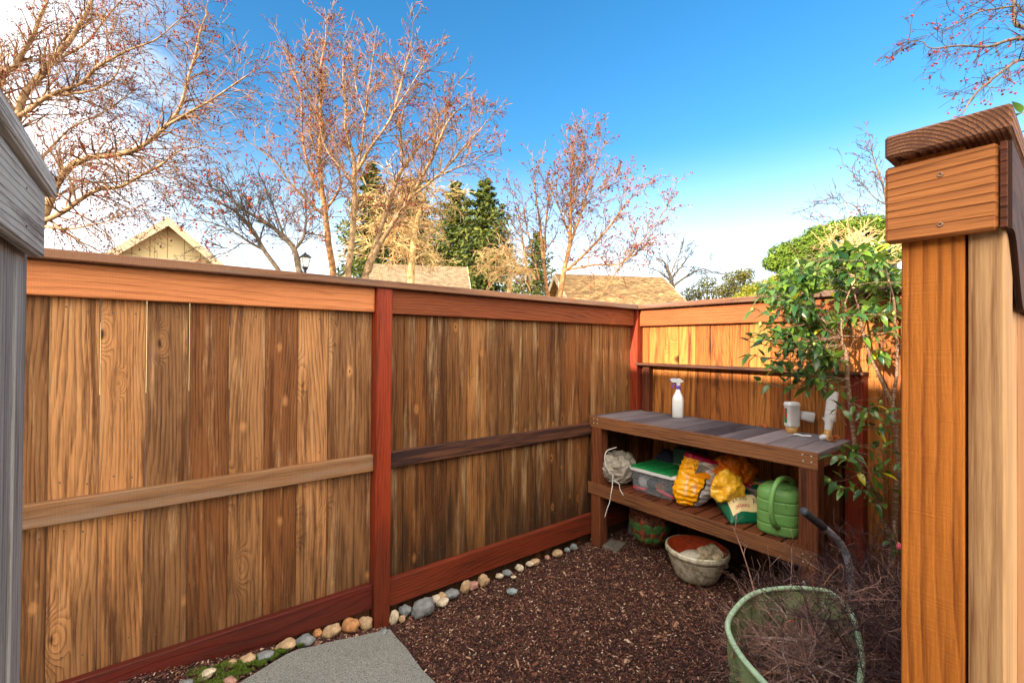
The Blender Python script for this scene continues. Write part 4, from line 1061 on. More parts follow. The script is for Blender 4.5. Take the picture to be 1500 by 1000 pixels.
for k_, ln in enumerate((((1145, 885), (1150, 900), (1136, 935), (1132, 960)), ((1145, 885), (1152, 905), (1160, 930)), ((1160, 890), (1175, 910), (1192, 935), (1205, 950)), ((1162, 888), (1185, 925), (1188, 935)))):
    stick([(x, y, 1.82) for x, y in ln], .003, ['pale grey stem bending down the left of the heap', 'short pale stem in the middle of the heap', 'long pale stem running down to the right in the heap', 'pale forked stem with a knobbed end in the heap'][k_], M_TWIGG)
mb = MB()
for i in range(60):
    a = rg.uniform(0, 6.28); q = rg.random()**.7*.5
    rp = rs[int((a/6.2832)*N) % N]; b = V((ctr.x+(rp.x-ctr.x)*q, ctr.y+(rp.y-ctr.y)*q, rg.uniform(.34, .46)))
    branchy(mb, rg, b, V((rg.gauss(0, 1), rg.gauss(0, 1), rg.uniform(-.7, .0))), rg.uniform(.09, .16), rg.uniform(.0018, .003), 1, -.2, .2, (1, 3), nside=4, minr=.0009)
tag(mb.build('twig_heap', plain('bleached_twigs', sr(176, 156, 146), .8, .3, 14, 0), None), 'pale bleached stems lying on top of the heap in the green bag', None, None, 'stuff')
# pile of dead brush between bag, bench and shrub
mb = MB()
for i in range(330):
    px = rg.uniform(1205, 1345); py = rg.uniform(850, 1010)
    b = on(px, py, 2, rg.uniform(.0, .5)); 
    if b.x > 3.1 or b.y < .22: continue
    branchy(mb, rg, b, V((rg.gauss(0, .8), rg.gauss(0, .8), rg.uniform(.1, 1.))), rg.uniform(.14, .3), rg.uniform(.0018, .0035), 2, 0, .3, (2, 4), nside=3, minr=.0008)
for i in range(26):
    px = rg.uniform(1200, 1320); b = V((*on(px, 905, 2, 0.)[:2], 0))
    if b.x > 3.0: b *= 2.9/b.x; b.z = 0
    branchy(mb, rg, b, V((rg.gauss(0, .3), rg.gauss(0, .3), 1.)), rg.uniform(.2, .36), rg.uniform(.002, .0035), 2, 0, .22, (3, 5), nside=3, minr=.0008)
for i in range(5):
    px = rg.uniform(1062, 1170); b = V((*on(px, 880, 2, 0.)[:2], 0))
    branchy(mb, rg, b, V((rg.gauss(0, .3), rg.gauss(0, .3), 1.)), rg.uniform(.14, .2), rg.uniform(.0014, .002), 2, 0, .22, (2, 4), nside=3, minr=.0008)
tag(mb.build('brush_pile', M_DEADD, None), 'pile of dead dark brush around the foot of the shrub behind the bag', None, None, 'stuff')
mb = MB()
for i in range(110):
    px = rg.uniform(1215, 1330); py = rg.uniform(875, 1000); b = at(px, py, rg.uniform(1.65, 2.1))
    if b.z < .02 or b.y < .22: continue
    branchy(mb, rg, b, V((rg.gauss(0, 1), rg.gauss(0, 1), rg.uniform(-.3, .8))), rg.uniform(.1, .2), rg.uniform(.0014, .0024), 2, 0, .3, (2, 4), nside=3, minr=.0008)
tag(mb.build('brush_pile', M_DEAD, None), 'paler reddish twigs on top of the dead brush pile at the right', None, None, 'stuff')
# curled dead leaves caught in the heap
for i, (px, py) in enumerate(((1163, 911), (1179, 943), (1153, 974), (1182, 993), (1222, 931), (1280, 950), (1285, 955), (1303, 952), (1230, 953))):
    b = at(px, py, 1.72+.02*i if px < 1240 else 1.85); mb = MB()
    for k in range(2): leafquad(mb, V((0, 0, 0)), V((rg.gauss(0, 1), rg.gauss(0, 1), .4)), V((rg.gauss(0, 1), 1, 1)), .022, .016, .6, .5, rg.random())
    o = mb.build('dry_leaf', M_DRYL, None, True); o.location = b
    tag(o, ['brown leaf caught at the top of the heap below the bag rim', 'largest curled orange leaf in the middle of the heap', 'orange leaf low in the heap above the thick branch', 'reddish leaf at the bottom below the thick branch', 'tan leaf right of the middle of the heap', 'left of the pair of pinkish leaves at the far right of the heap', 'right of the pair of pinkish leaves at the far right of the heap', 'tan leaf farthest right near the orange post', 'brown leaf under the stub at the right of the heap'][i], 'leaf', 'curled dead leaves in the twig heap')

# ================================================================== CAMELLIA
T = thing('camellia_shrub', (2.88, .66, 0), 'glossy green leggy camellia growing at the right end of the bench', 'shrub')
g = G('camellia_bark'); w_ = g.wc(); n1 = g.noise(w_, 30., 4.); n2 = g.noise(w_, 140., 4., .7)
M_CBARK = g.out(g.mix(g.mapr(n2, .5, .62), g.mix(n1, sr(84, 58, 42), sr(132, 98, 72)), sr(168, 150, 130)), .85, n2, .4, .003)
stems = [
 [(1301, 960, 2.28, .021), (1302, 900, 2.3, .021), (1304, 850, 2.3, .019), (1308, 800, 2.3, .018)],
 [(1308, 800, 2.3, .018), (1296, 765, 2.3, .014), (1282, 730, 2.3, .0135), (1263, 690, 2.3, .013), (1251, 650, 2.32, .0125), (1246, 600, 2.34, .012), (1241, 555, 2.36, .012), (1239, 515, 2.38, .011), (1226, 490, 2.4, .009), (1205, 468, 2.42, .007), (1190, 440, 2.42, .005), (1175, 405, 2.42, .003)],
 [(1308, 800, 2.3, .018), (1312, 750, 2.3, .014), (1316, 690, 2.32, .013), (1313, 640, 2.34, .012), (1308, 590, 2.36, .009), (1314, 540, 2.38, .008), (1312, 480, 2.4, .007), (1306, 430, 2.4, .006), (1296, 390, 2.42, .004)],
 [(1314, 610, 2.35, .010), (1298, 570, 2.38, .009), (1283, 540, 2.42, .0085), (1270, 510, 2.45, .008), (1262, 475, 2.46, .007), (1255, 440, 2.46, .005), (1240, 400, 2.46, .004), (1230, 370, 2.46, .003)],
 [(1239, 525, 2.38, .006), (1232, 480, 2.36, .005), (1238, 440, 2.34, .004), (1262, 400, 2.34, .003), (1275, 375, 2.32, .0025)],
]
mb = MB(); spts = []
for st in stems:
    pts = smooth([at(p[0], p[1], p[2]) for p in st], 4)
    rr = []
    for i in range(len(pts)):
        f = min(i/4, len(st)-1); a = int(f); b_ = min(a+1, len(st)-1); rr.append(st[a][3]+(st[b_][3]-st[a][3])*(f-a))
    pts = [p+V((mn.noise(p*9), mn.noise(p*9+V((5, 0, 0))), 0))*.008 for p in pts]
    mb.tube(pts, [q*.88 for q in rr], 12); spts += [p for p in pts]
mb.build('trunk', M_CBARK, T, True)
rg = random.Random(21)
cl = []
def band(n, x0, x1, ylo, yhi, d0, d1):
    for _ in range(n):
        x = rg.uniform(x0, x1); y = rg.uniform(ylo(x), yhi(x)); cl.append((x, y, rg.uniform(d0, d1)))
lerp = lambda a, b_, t: a+(b_-a)*t
band(50, 1105, 1318, lambda x: 440-75*min(1, (x-1100)/90), lambda x: lerp(450, 470, (x-1110)/200), 2.15, 2.75)
band(16, 1205, 1318, lambda x: 362, lambda x: 400, 2.2, 2.6)
band(26, 1100, 1225, lambda x: 470, lambda x: 545, 2.2, 2.6)
band(9, 1190, 1318, lambda x: 460, lambda x: 530, 2.2, 2.6)
band(10, 1100, 1205, lambda x: 395+(1200-x)*.25, lambda x: 480, 2.2, 2.6)
cl += [(1112, 560, 2.3), (1150, 560, 2.32), (1160, 548, 2.3), (1095, 520, 2.35), (1098, 500, 2.3), (1218, 568, 2.25), (1224, 596, 2.22)]
cl += [(1262, 596, 2.2), (1275, 600, 2.2), (1290, 590, 2.22), (1268, 612, 2.2), (1300, 605, 2.2), (1310, 618, 2.2), (1290, 625, 2.2)]
cl += [(1222, 668, 2.2), (1238, 672, 2.2), (1250, 660, 2.22), (1248, 690, 2.2), (1232, 716, 2.2), (1215, 705, 2.2), (1262, 718, 2.2)]
cl += [(1295, 655, 2.2), (1310, 660, 2.2), (1300, 680, 2.2), (1312, 690, 2.22), (1290, 690, 2.2), (1308, 710, 2.2), (1303, 792, 2.15), (1316, 798, 2.15), (1296, 735, 2.25), (1275, 735, 2.25)]
mbT = MB(); mbL = MB(); mbB = MB()
for (x, y, d) in cl:
    p = at(x, y, d)
    s_ = min(spts, key=lambda q: (q-p).length+ .5*max(0, q.z-p.z))
    mid = s_.lerp(p, .5)+V((0, 0, -.06*(p-s_).length))+V((rg.gauss(0, .01),)*3)
    br = smooth([s_, mid, p], 5); L0 = (p-s_).length
    mbT.tube(br, [max(.0012, (.0016+.004*min(1, L0))*(1-.6*i/len(br))) for i in range(len(br))], 5, cap=False)
    # leaves alternate along the last part and end in a rosette
    dirb = (br[-1]-br[-3]).normalized(); n = rg.randint(4, 7) if y > 555 else rg.randint(10, 15)
    lit_share = .25 if y < 470 else .03  # upper leaves more often coloured yellow-green, as if sun shone through
    for k in range(n):
        t = k/n; i = int((.45+.55*t)*(len(br)-1)); b = br[i].lerp(br[min(i+1, len(br)-1)], rg.random())
        o = Matrix.Rotation(k*2.4+rg.uniform(-.3, .3), 3, dirb) @ dirb.orthogonal().normalized()
        a = lerp(1.3, .5, t)+rg.uniform(-.15, .15); dl = dirb*math.cos(a)+o*math.sin(a); dl.z += rg.uniform(-.35, .15)
        L_ = rg.uniform(.045, .08)*(1 if t < .9 else .7); q = rg.random()
        rn = rg.uniform(.0, .75) if q > lit_share else rg.uniform(.78, .9)
        if rg.random() < (.02 if y > 480 else .035): rn = .97
        leafquad(mbL, b+dl.normalized()*.006, dl, V((rg.gauss(0, .35), rg.gauss(0, .35), 1)), L_, L_*rg.uniform(.38, .48), .28, rg.uniform(.1, .45), rn, 5)
    if rg.random() < .5:
        mbB.blob(p+V((0, 0, .004)), .0075, .0075, .011, .05, 2., None, 6, rnd=rg.random())
# bare whiskery twigs inside
for i in range(60):
    s_ = rg.choice(spts)
    if s_.z < .95: continue
    branchy(mbT, rg, s_, V((-.6+rg.gauss(0, .5), .2+rg.gauss(0, .5), .3+rg.gauss(0, .4))), rg.uniform(.12, .26), .0022, 1, 0, .18, (2, 4), nside=4, minr=.0008)
tag(mbT.build('branches', M_CBARK, T, True), kind='stuff')
o = mbL.build('leaves', M_CAM, T, True); tag(o, kind='stuff')
o = mbB.build('buds', leafmat('camellia_buds', (.2, .28, .05), (.4, .42, .12), None, .4, .1), T, True); tag(o, kind='stuff')
mb = MB(); mb.blob(at(1317, 800, 2.12), .012, .012, .016, .2, 3, None, 8); mb.build('pink_bud', plain('pink_petals', (.8, .12, .18), .5), T, True)
# camellia beyond the right fence: a few leaves and a red flower show at the frame edge
T = thing('camellia_shrub', (2.1, -.45, 0), 'glossy leaves and red flower of a shrub beyond the right fence cap', 'shrub')
mbT = MB(); mbL = MB()
for i in range(34):
    p = at(rg.uniform(1496, 1640), rg.uniform(150, 330), rg.uniform(1.9, 2.4)); s_ = V((2.1, -.45, 1.3))
    br = smooth([s_, s_.lerp(p, .5)+V((0, 0, -.05)), p], 4); mbT.tube(br, [.004*(1-.6*i2/len(br)) for i2 in range(len(br))], 5, cap=False)
    dirb = (br[-1]-br[-3]).normalized()
    for k in range(9):
        o = Matrix.Rotation(k*2.4, 3, dirb) @ dirb.orthogonal().normalized(); a = rg.uniform(.5, 1.2)
        leafquad(mbL, br[-1-k//3], dirb*math.cos(a)+o*math.sin(a), V((0, 0, 1)), .07, .03, .3, .3, rg.random()*.7, 5)
tag(mbT.build('branches', M_CBARK, T, True), kind='stuff'); mb = MB(); mb.tube([V((2.1, -.45, 0)), V((2.12, -.47, .7)), V((2.1, -.45, 1.32))], [.02, .016, .01], 10); mb.build('trunk', M_CBARK, T, True)
tag(mbL.build('leaves', M_CAM, T, True), kind='stuff')
mb = MB(); p = at(1496, 240, 1.95)
for k in range(12):
    o = V((math.cos(k*.9), math.sin(k*.9), .3+.05*k)); leafquad(mb, p, o, V((0, 0, 1)), .03, .03, -.3, -.6, .5, 4)
mb.build('flower', plain('red_petals', (.6, .02, .04), .5), T, True)

# ================================================================== BACKGROUND: HOUSES
def roofmat(name, c1, c2):
    g = G(name); w_ = g.wc()
    br = g.n('TexBrick', Vector=w_, Color1=(*c1, 1), Color2=(*c2, 1), Mortar=(*[x*.4 for x in c1], 1), Scale=1., Mortar_Size=.012, Brick_Width=.22, Row_Height=.13)
    nz = g.noise(w_, 3., 4.)
    c = g.mix(g.mapr(nz, .3, .7, 0, .4), br.outputs[0], tuple(x*.6 for x in c1))
    return g.out(c, .9, br.outputs[1], .4, .02)
M_SHING = roofmat('tan_shingles', sr(190, 154, 104), sr(120, 90, 58))
M_SHING2 = roofmat('grey_tan_shingles', sr(160, 136, 106), sr(104, 86, 68))
g = G('cream_siding'); w_ = g.wc(); sx_ = g.n('SeparateXYZ', _0=w_).outputs[0]
ln = g.math('LESS_THAN', g.math('FRACT', g.math('MULTIPLY', sx_, 2.4)), .05)
M_SIDE = g.out(g.mix(ln, g.mix(g.noise(w_, 1.5, 3.), sr(226, 206, 150), sr(240, 224, 172)), sr(160, 140, 96)), .7)
M_TRIMW = plain('cream_trim', sr(226, 208, 172), .6, .08, 5, 0)
M_GLASSD = plain('dark_window', (.02, .03, .04), .1, .1, 3, 0)
def house(name, label, p0, p1, ridge_z, half, drop, mat_roof, over=.35, group='houses beyond the fences'):
    """gabled house: ridge from p0 to p1 (ground xy), half = half width, drop = ridge to eave"""
    p0 = V((p0[0], p0[1], 0)); p1 = V((p1[0], p1[1], 0)); d = (p1-p0); Lh = d.length; d.normalize(); s_ = V((-d.y, d.x, 0))
    T = thing(name, (p0+p1)/2, label, 'house', group)
    P_ = lambda a, b_, z: p0+d*a+s_*b_+V((0, 0, z))
    ez = ridge_z-drop
    mb = MB(); k_ = drop/half; wz = ridge_z-.12
    wl = half-over
    gab = [(-wl, 0), (wl, 0), (wl, wz-k_*wl), (0, wz), (-wl, wz-k_*wl)]
    for a in (over, Lh-over): mb.add([P_(a, b_, z) for b_, z in gab], [(0, 1, 2, 3, 4)], [(b_, z, 0) for b_, z in gab])
    for b_ in (-wl, wl):
        mb.add([P_(over, b_, 0), P_(Lh-over, b_, 0), P_(Lh-over, b_, wz-k_*wl), P_(over, b_, wz-k_*wl)], [(0, 1, 2, 3)], [(0, 0, 0), (Lh, 0, 0), (Lh, 3, 0), (0, 3, 0)])
    mb.build('wall', M_SIDE, T)
    for sg in (-1, 1):
        mb = MB(); sl = math.hypot(half, drop)
        q = [P_(0, 0, ridge_z), P_(Lh, 0, ridge_z), P_(Lh, sg*half, ez), P_(0, sg*half, ez)]
        wv = [(0, sl, 0), (Lh, sl, 0), (Lh, 0, 0), (0, 0, 0)]
        dn = V((0, 0, -.1)); mb.add(q+[x+dn for x in q], [(0, 1, 2, 3), (4, 5, 6, 7), (0, 1, 5, 4), (1, 2, 6, 5), (2, 3, 7, 6), (3, 0, 4, 7)], wv*2); mb.build('roof', mat_roof, T)
        for a, o_ in ((0, -.03), (Lh, .03)):
            mb = MB(); e = [P_(a+o_, 0, ridge_z+.02), P_(a+o_, sg*half, ez+.02), P_(a+o_, sg*half, ez-.24), P_(a+o_, 0, ridge_z-.24)]
            e2 = [x-d*o_*.9 for x in e]; mb.add(e+e2, [(0, 1, 2, 3), (4, 5, 6, 7), (0, 1, 5, 4), (3, 2, 6, 7), (1, 2, 6, 5)]); mb.build('barge_board', M_TRIMW, T)
    return T, P_
# gable house straight over the left fence
z_ = on(247, 319, 1, 17.)
T, P_ = house('gabled_house', 'cream house with pointed board gable rising over the left fence', (z_.x, 17.), (z_.x, 27.), z_.z, 4.4, 3.9, M_SHING)
mb = MB(); mb.box((z_.x, 17.33, z_.z-1.25), (2.3, .05, .16), 0, ch=.01); mb.build('gable_trim', M_TRIMW, T)
for sx2 in (-1.6, 1.6):
    mb = MB(); mb.box((z_.x+sx2, 17.34, 2.6), (1.2, .06, 1.3), 0, ch=.01); w1 = mb.build('window', M_TRIMW, T); mb = MB(); mb.box((z_.x+sx2, 17.30, 2.6), (1., .03, 1.1), 0, ch=.005); mb.build('pane', M_GLASSD, w1)
# two lower roofs
def roofhouse(name, label, pxa, pxb, d, tilt_, half, drop, mat):
    a = at(pxa[0], pxa[1], d); b_ = at(pxb[0], pxb[1], d+tilt_)
    zr = (a.z+b_.z)/2
    return house(name, label, (a.x, a.y), (b_.x, b_.y), zr, half, drop, mat)
roofhouse('low_house', 'low house with grey tan shingle roof behind the bare trees, left of the conifers', (540, 388), (684, 389), 24., .9, 5.2, 3.3, M_SHING2)
T, P_ = roofhouse('low_house', 'low house with sunlit tan shingle roof above the fence corner', (812, 402), (971, 405), 20., .9, 4.6, 3.0, M_SHING)
# unseen house added behind the camera to shade the lower yard
T, P_ = house('shading_house', 'unseen cream house added behind the camera for shade', (-4.6, -12.), (-4.6, 6.), 3.79, 2.4, 1.1, M_SHING2)

# street lamp
q = at(447, 383, 12.5)
T = thing('street_lamp', (q.x, q.y, 0), 'black lantern street lamp with milky glass showing just over the left fence', 'street lamp')
M_IRON = plain('black_iron', (.02, .02, .025), .5, .2, 30, .1)
mb = MB(); mb.tube([V((q.x, q.y, 0)), V((q.x, q.y, q.z-.2))], [.06, .04], 12); mb.build('pole', M_IRON, T, True)
mb = MB(); mb.lathe([(.03, -.24), (.07, -.2), (.075, -.165), (.09, -.15), (.001, -.15)], q, 16); mb.build('base_ring', M_IRON, T, True)
mb = MB(); mb.lathe([(.085, -.15), (.145, .1), (.001, .1)], q, 4); mb.build('glass', plain('milky_glass', (.85, .84, .78), .3, .03, 9, 0), T)
mb = MB(); mb.lathe([(.19, .1), (.185, .125), (.09, .19), (.05, .2), (.04, .23), (.001, .26)], q, 4); mb.build('lamp_roof', M_IRON, T)
for k in range(4):
    a = 2*math.pi*(k+.5)/4; mb = MB(); mb.tube([q+V((.088*math.cos(a), .088*math.sin(a), -.15)), q+V((.15*math.cos(a), .15*math.sin(a), .1))], .009, 5); mb.build('bar', M_IRON, T)

# ================================================================== BARE TREES
def limbtree(name, label, limbs, mats, seed, L1=1.2, lev=2, dens=.32, droop=0., berries=0, bsize=.035, spread=.25, minr=.008, group=None, cat='tree', root=None, berry_mat=None, upb=.5, tipn=(2, 4), start=.18):
    """limbs: lists of (px, py, depth, radius); twigs grow from them"""
    rg = random.Random(seed)
    P0 = V(root) if root else None
    first = at(*limbs[0][0][:3])
    base = V((first.x, first.y, 0)) if P0 is None else P0
    T = thing(name, base, label, cat, group)
    mbT = MB(); mbW = MB(); tips = []
    for L_ in limbs:
        pts = smooth([at(p[0], p[1], p[2]) for p in L_], 5); rr = []
        for i in range(len(pts)):
            f = min(i/5, len(L_)-1); a = int(f); b_ = min(a+1, len(L_)-1); rr.append(L_[a][3]+(L_[b_][3]-L_[a][3])*(f-a))
        am = .35*rr[0]
        pts = [p+V((mn.noise(p*1.7), mn.noise(p*1.7+V((9, 0, 0))), mn.noise(p*1.7+V((0, 9, 0)))))*am*(1 if 0 < i < len(pts)-1 else 0) for i, p in enumerate(pts)]
        mbT.tube(pts, [r0*.62 for r0 in rr], 9, cap=False)
        rr = [max(.008, r0*.62) for r0 in rr]
        tot = sum((pts[i+1]-pts[i]).length for i in range(len(pts)-1)); acc = 0; nxt = tot*start if rr[0] > .05 else tot*.08
        for i in range(1, len(pts)):
            sg = (pts[i]-pts[i-1]); acc += sg.length
            while acc > nxt:
                nxt += dens*rg.uniform(.6, 1.4)
                t = sg.normalized(); o = Matrix.Rotation(rg.uniform(0, 6.28), 3, t) @ t.orthogonal().normalized()
                dd = t*rg.uniform(.5, 1.)+o*rg.uniform(.5, .9)+V((0, 0, upb*.5))
                fr = acc/tot
                branchy(mbW, rg, pts[i], dd, L1*rg.uniform(.5, 1.1)*(1-.45*fr), max(minr, min(rr[i]*.45, .022)), lev, droop, spread, tipn, nside=3, minr=minr, step=4, tips=tips, ang=(.35, .85), lenk=(.4, .75))
        branchy(mbW, rg, pts[-1], pts[-1]-pts[-2], L1*.6, max(minr, rr[-1]*.8), lev, droop, spread, tipn, nside=3, minr=minr, step=4, tips=tips, ang=(.35, .85))
    # foot of the trunk down to the ground
    mbT.tube([base+V((0, 0, -.1)), base.lerp(first, .5), first], [limbs[0][0][3]*.95, limbs[0][0][3]*.75, limbs[0][0][3]*.62], 10, cap=False)
    mbT.build('trunk', mats[0], T, True)
    tag(mbW.build('crown', mats[1], T), kind='stuff')
    if berries:
        mb = MB()
        for (p, d) in tips:
            if rg.random() > berries: continue
            for k in range(rg.choice((1, 1, 2))):
                c = p+V((rg.gauss(0, .03), rg.gauss(0, .03), -rg.uniform(0, .06))); s_ = bsize*rg.uniform(.6, 1.15); r_ = rg.random()
                if rg.random() < .35:      # clinging leaf scrap
                    a = V((rg.gauss(0, 1), rg.gauss(0, 1), rg.gauss(0, 1))).normalized()*s_*1.6; b_ = a.orthogonal().normalized()*s_
                    mb.add([c-a, c+b_, c+a, c-b_*.8], [(0, 1, 2), (0, 2, 3)], rnd=r_)
                else:
                    mb.add([c+V(v_)*s_ for v_ in ((1, 0, 0), (-1, 0, 0), (0, 1, 0), (0, -1, 0), (0, 0, 1), (0, 0, -1))], [(0, 2, 4), (2, 1, 4), (1, 3, 4), (3, 0, 4), (2, 0, 5), (1, 2, 5), (3, 1, 5), (0, 3, 5)], rnd=r_)
        tag(mb.build('seed_balls', berry_mat or M_BERRY, T), kind='stuff')
    return T
GT = 'bare trees with red seed balls'
D = 9.
limbtree('bare_tree', 'large bare tree with red seed balls leaning in from the left edge', [
 [(40, 400, 9., .13), (52, 350, 9., .125), (66, 310, 9., .12), (78, 285, 9., .11), (88, 264, 9., .10), (112, 236, 8.9, .09), (160, 228, 8.7, .075), (200, 214, 8.6, .065), (244, 184, 8.5, .055), (264, 152, 8.5, .045), (280, 96, 8.5, .035), (292, 48, 8.5, .025), (302, 14, 8.5, .015)],
 [(244, 184, 8.5, .045), (280, 164, 8.3, .035), (320, 140, 8.1, .027), (360, 112, 8., .015)],
 [(66, 322, 9., .08), (96, 308, 8.8, .07), (140, 280, 8.6, .055), (180, 272, 8.4, .045), (224, 248, 8.3, .033), (256, 224, 8.2, .02), (290, 215, 8.2, .012)],
 [(100, 262, 8.9, .04), (150, 268, 9.2, .03), (200, 262, 9.5, .02), (260, 250, 9.6, .012)],
 [(0, 300, 9.3, .14), (25, 172, 9.3, .11), (45, 130, 9.4, .10), (80, 85, 9.5, .085), (110, 50, 9.6, .07), (135, 0, 9.7, .055), (160, -60, 9.8, .03)],
 [(25, 172, 9.3, .07), (72, 142, 9., .06), (120, 120, 8.8, .05), (140, 100, 8.7, .045), (176, 80, 8.6, .035), (224, 60, 8.5, .02), (262, 30, 8.5, .012)],
 [(80, 140, 9., .04), (140, 130, 8.8, .035), (170, 110, 8.7, .02), (180, 75, 8.7, .012)],
 [(-30, 250, 9.3, .11), (0, 120, 9.3, .09), (22, 98, 9.3, .08), (44, 64, 9.4, .065), (60, 24, 9.5, .05), (74, -20, 9.6, .03)],
 [(90, 85, 9.5, .04), (130, 60, 9.3, .03), (160, 20, 9.2, .02), (200, -20, 9.1, .012)],
 [(60, 330, 9., .05), (100, 335, 8.9, .035), (150, 325, 8.8, .02), (200, 305, 8.7, .012)],
 [(76, 300, 9., .05), (60, 240, 9.2, .035), (100, 190, 9.2, .025), (150, 165, 9.1, .018), (200, 130, 9., .012)],
 [(70, 320, 9., .045), (110, 350, 9.1, .028), (140, 365, 9.2, .015)],
], (M_BARK, M_TWIG), 31, L1=1.05, lev=2, dens=.065, droop=-.2, berries=.3, bsize=.021, minr=.004, group=GT, root=(-.45-1.2, 8.6, 0), spread=.22, upb=.3)
D = 14.5
limbtree('bare_tree', 'tall bare tree with upright leaning stems and red seed balls behind the street lamp', [
 [(488, 405, 14.5, .17), (481, 342, 14.5, .15), (474, 292, 14.5, .13), (468, 240, 14.5, .10), (470, 180, 14.5, .08), (470, 112, 14.5, .055), (475, 60, 14.5, .035), (479, 27, 14.5, .018)],
 [(474, 292, 14.5, .08), (454, 252, 14.4, .065), (443, 198, 14.3, .05), (440, 135, 14.2, .035), (420, 85, 14.2, .018)],
 [(480, 320, 14.5, .08), (455, 300, 14.2, .06), (427, 270, 14., .05), (400, 234, 13.8, .035), (362, 207, 13.6, .015)],
 [(476, 310, 14.5, .07), (499, 270, 14.5, .055), (490, 235, 14.6, .045), (474, 200, 14.7, .035), (462, 150, 14.8, .02)],
 [(470, 240, 14.5, .05), (455, 190, 14.7, .035), (456, 120, 14.9, .02), (450, 70, 15., .012)],
 [(484, 350, 14.5, .06), (470, 345, 14.3, .04), (445, 340, 14., .03), (430, 325, 13.9, .015)],
], (M_BARKO, M_TWIG), 32, L1=1.15, lev=2, dens=.11, droop=.05, berries=.3, bsize=.033, minr=.0065, group=GT)
limbtree('bare_tree', 'tall bare tree with pale straight trunk left of the twin leaning trunks', [
 [(510, 405, 13.6, .15), (518, 315, 13.6, .13), (519, 265, 13.6, .115), (517, 234, 13.6, .09), (508, 189, 13.6, .07), (504, 130, 13.7, .045), (502, 88, 13.8, .02)],
 [(519, 265, 13.6, .07), (528, 225, 13.6, .06), (535, 171, 13.5, .05), (541, 120, 13.5, .035), (548, 70, 13.5, .015)],
 [(524, 250, 13.6, .08), (544, 216, 13.4, .065), (575, 166, 13.2, .05), (593, 100, 13.1, .035), (602, 66, 13., .015)],
 [(575, 166, 13.2, .04), (600, 130, 13.1, .03), (622, 92, 13., .015)],
 [(519, 270, 13.6, .06), (498, 245, 13.8, .05), (476, 216, 14., .035), (468, 180, 14., .02)],
 [(535, 171, 13.5, .035), (522, 130, 13.6, .025), (518, 85, 13.7, .012)],
], (M_BARK, M_TWIG), 33, L1=1.1, lev=2, dens=.11, droop=.05, berries=.3, bsize=.032, minr=.0065, group=GT)
limbtree('bare_tree', 'bare tree with twin trunks leaning right behind the middle of the left fence', [
 [(535, 402, 14., .17), (548, 365, 14., .14), (557, 337, 14., .13), (580, 270, 13.9, .10), (595, 240, 13.8, .08), (611, 220, 13.7, .07), (643, 189, 13.6, .05), (656, 150, 13.5, .03), (665, 128, 13.5, .014)],
 [(589, 243, 13.8, .06), (587, 202, 13.8, .05), (590, 165, 13.8, .035), (600, 140, 13.8, .015)],
 [(540, 398, 14., .13), (555, 360, 13.8, .12), (602, 288, 13.5, .095), (634, 230, 13.3, .075), (655, 180, 13.2, .05), (680, 155, 13.1, .02)],
 [(602, 288, 13.5, .07), (643, 256, 13.3, .055), (679, 216, 13.1, .04), (700, 195, 13., .025), (716, 174, 12.9, .012)],
 [(643, 256, 13.3, .04), (675, 243, 13.1, .028), (705, 228, 13., .014)],
 [(620, 260, 13.4, .04), (640, 210, 13.4, .03), (640, 165, 13.4, .015)],
], (M_BARK, M_TWIG), 34, L1=1.1, lev=2, dens=.11, droop=.05, berries=.32, bsize=.032, minr=.0065, group=GT)
limbtree('bare_tree', 'low spreading grey bare tree reaching left, between gable house and street lamp', [
 [(440, 400, 12.5, .13), (431, 366, 12.5, .12), (416, 347, 12.5, .10), (384, 323, 12.3, .075), (355, 305, 12.1, .05), (330, 285, 12., .03), (300, 272, 11.9, .014)],
 [(431, 366, 12.5, .07), (444, 349, 12.5, .06), (448, 313, 12.5, .045), (446, 280, 12.5, .02)],
 [(409, 398, 12.5, .10), (384, 362, 12.4, .085), (369, 334, 12.3, .07), (345, 310, 12.2, .05), (326, 300, 12.1, .035), (290, 283, 12., .014)],
 [(388, 366, 12.4, .06), (365, 355, 12.3, .05), (343, 340, 12.1, .035), (305, 325, 12., .025), (270, 321, 11.9, .012)],
 [(369, 334, 12.3, .04), (352, 290, 12.3, .025), (345, 265, 12.3, .012)],
 [(416, 347, 12.5, .05), (400, 300, 12.6, .03), (385, 268, 12.6, .014)],
 [(355, 355, 12.3, .03), (335, 368, 12.1, .018), (310, 375, 12., .01)],
], (M_BARKD, M_TWIGG), 35, L1=1.0, lev=2, dens=.09, droop=.12, berries=.16, bsize=.035, minr=.0065, group=GT, berry_mat=M_BERRYO)
limbtree('bare_tree', 'pinkish bare tree with thin stems right of the conifers', [
 [(803, 432, 18.5, .13), (797, 390, 18.5, .11), (793, 345, 18.5, .085), (787, 300, 18.5, .06), (783, 270, 18.5, .035), (781, 246, 18.5, .015)],
 [(797, 380, 18.5, .07), (802, 300, 18.4, .05), (808, 265, 18.4, .03), (812, 248, 18.4, .014)],
 [(775, 425, 18.6, .09), (767, 362, 18.5, .06), (760, 320, 18.4, .035), (752, 292, 18.4, .014)],
 [(790, 410, 18.5, .06), (775, 350, 18.6, .04), (766, 300, 18.6, .014)],
], (M_BARKO, M_TWIG), 36, L1=1.4, lev=2, dens=.3, droop=.05, berries=.3, bsize=.04, minr=.009, group=GT)
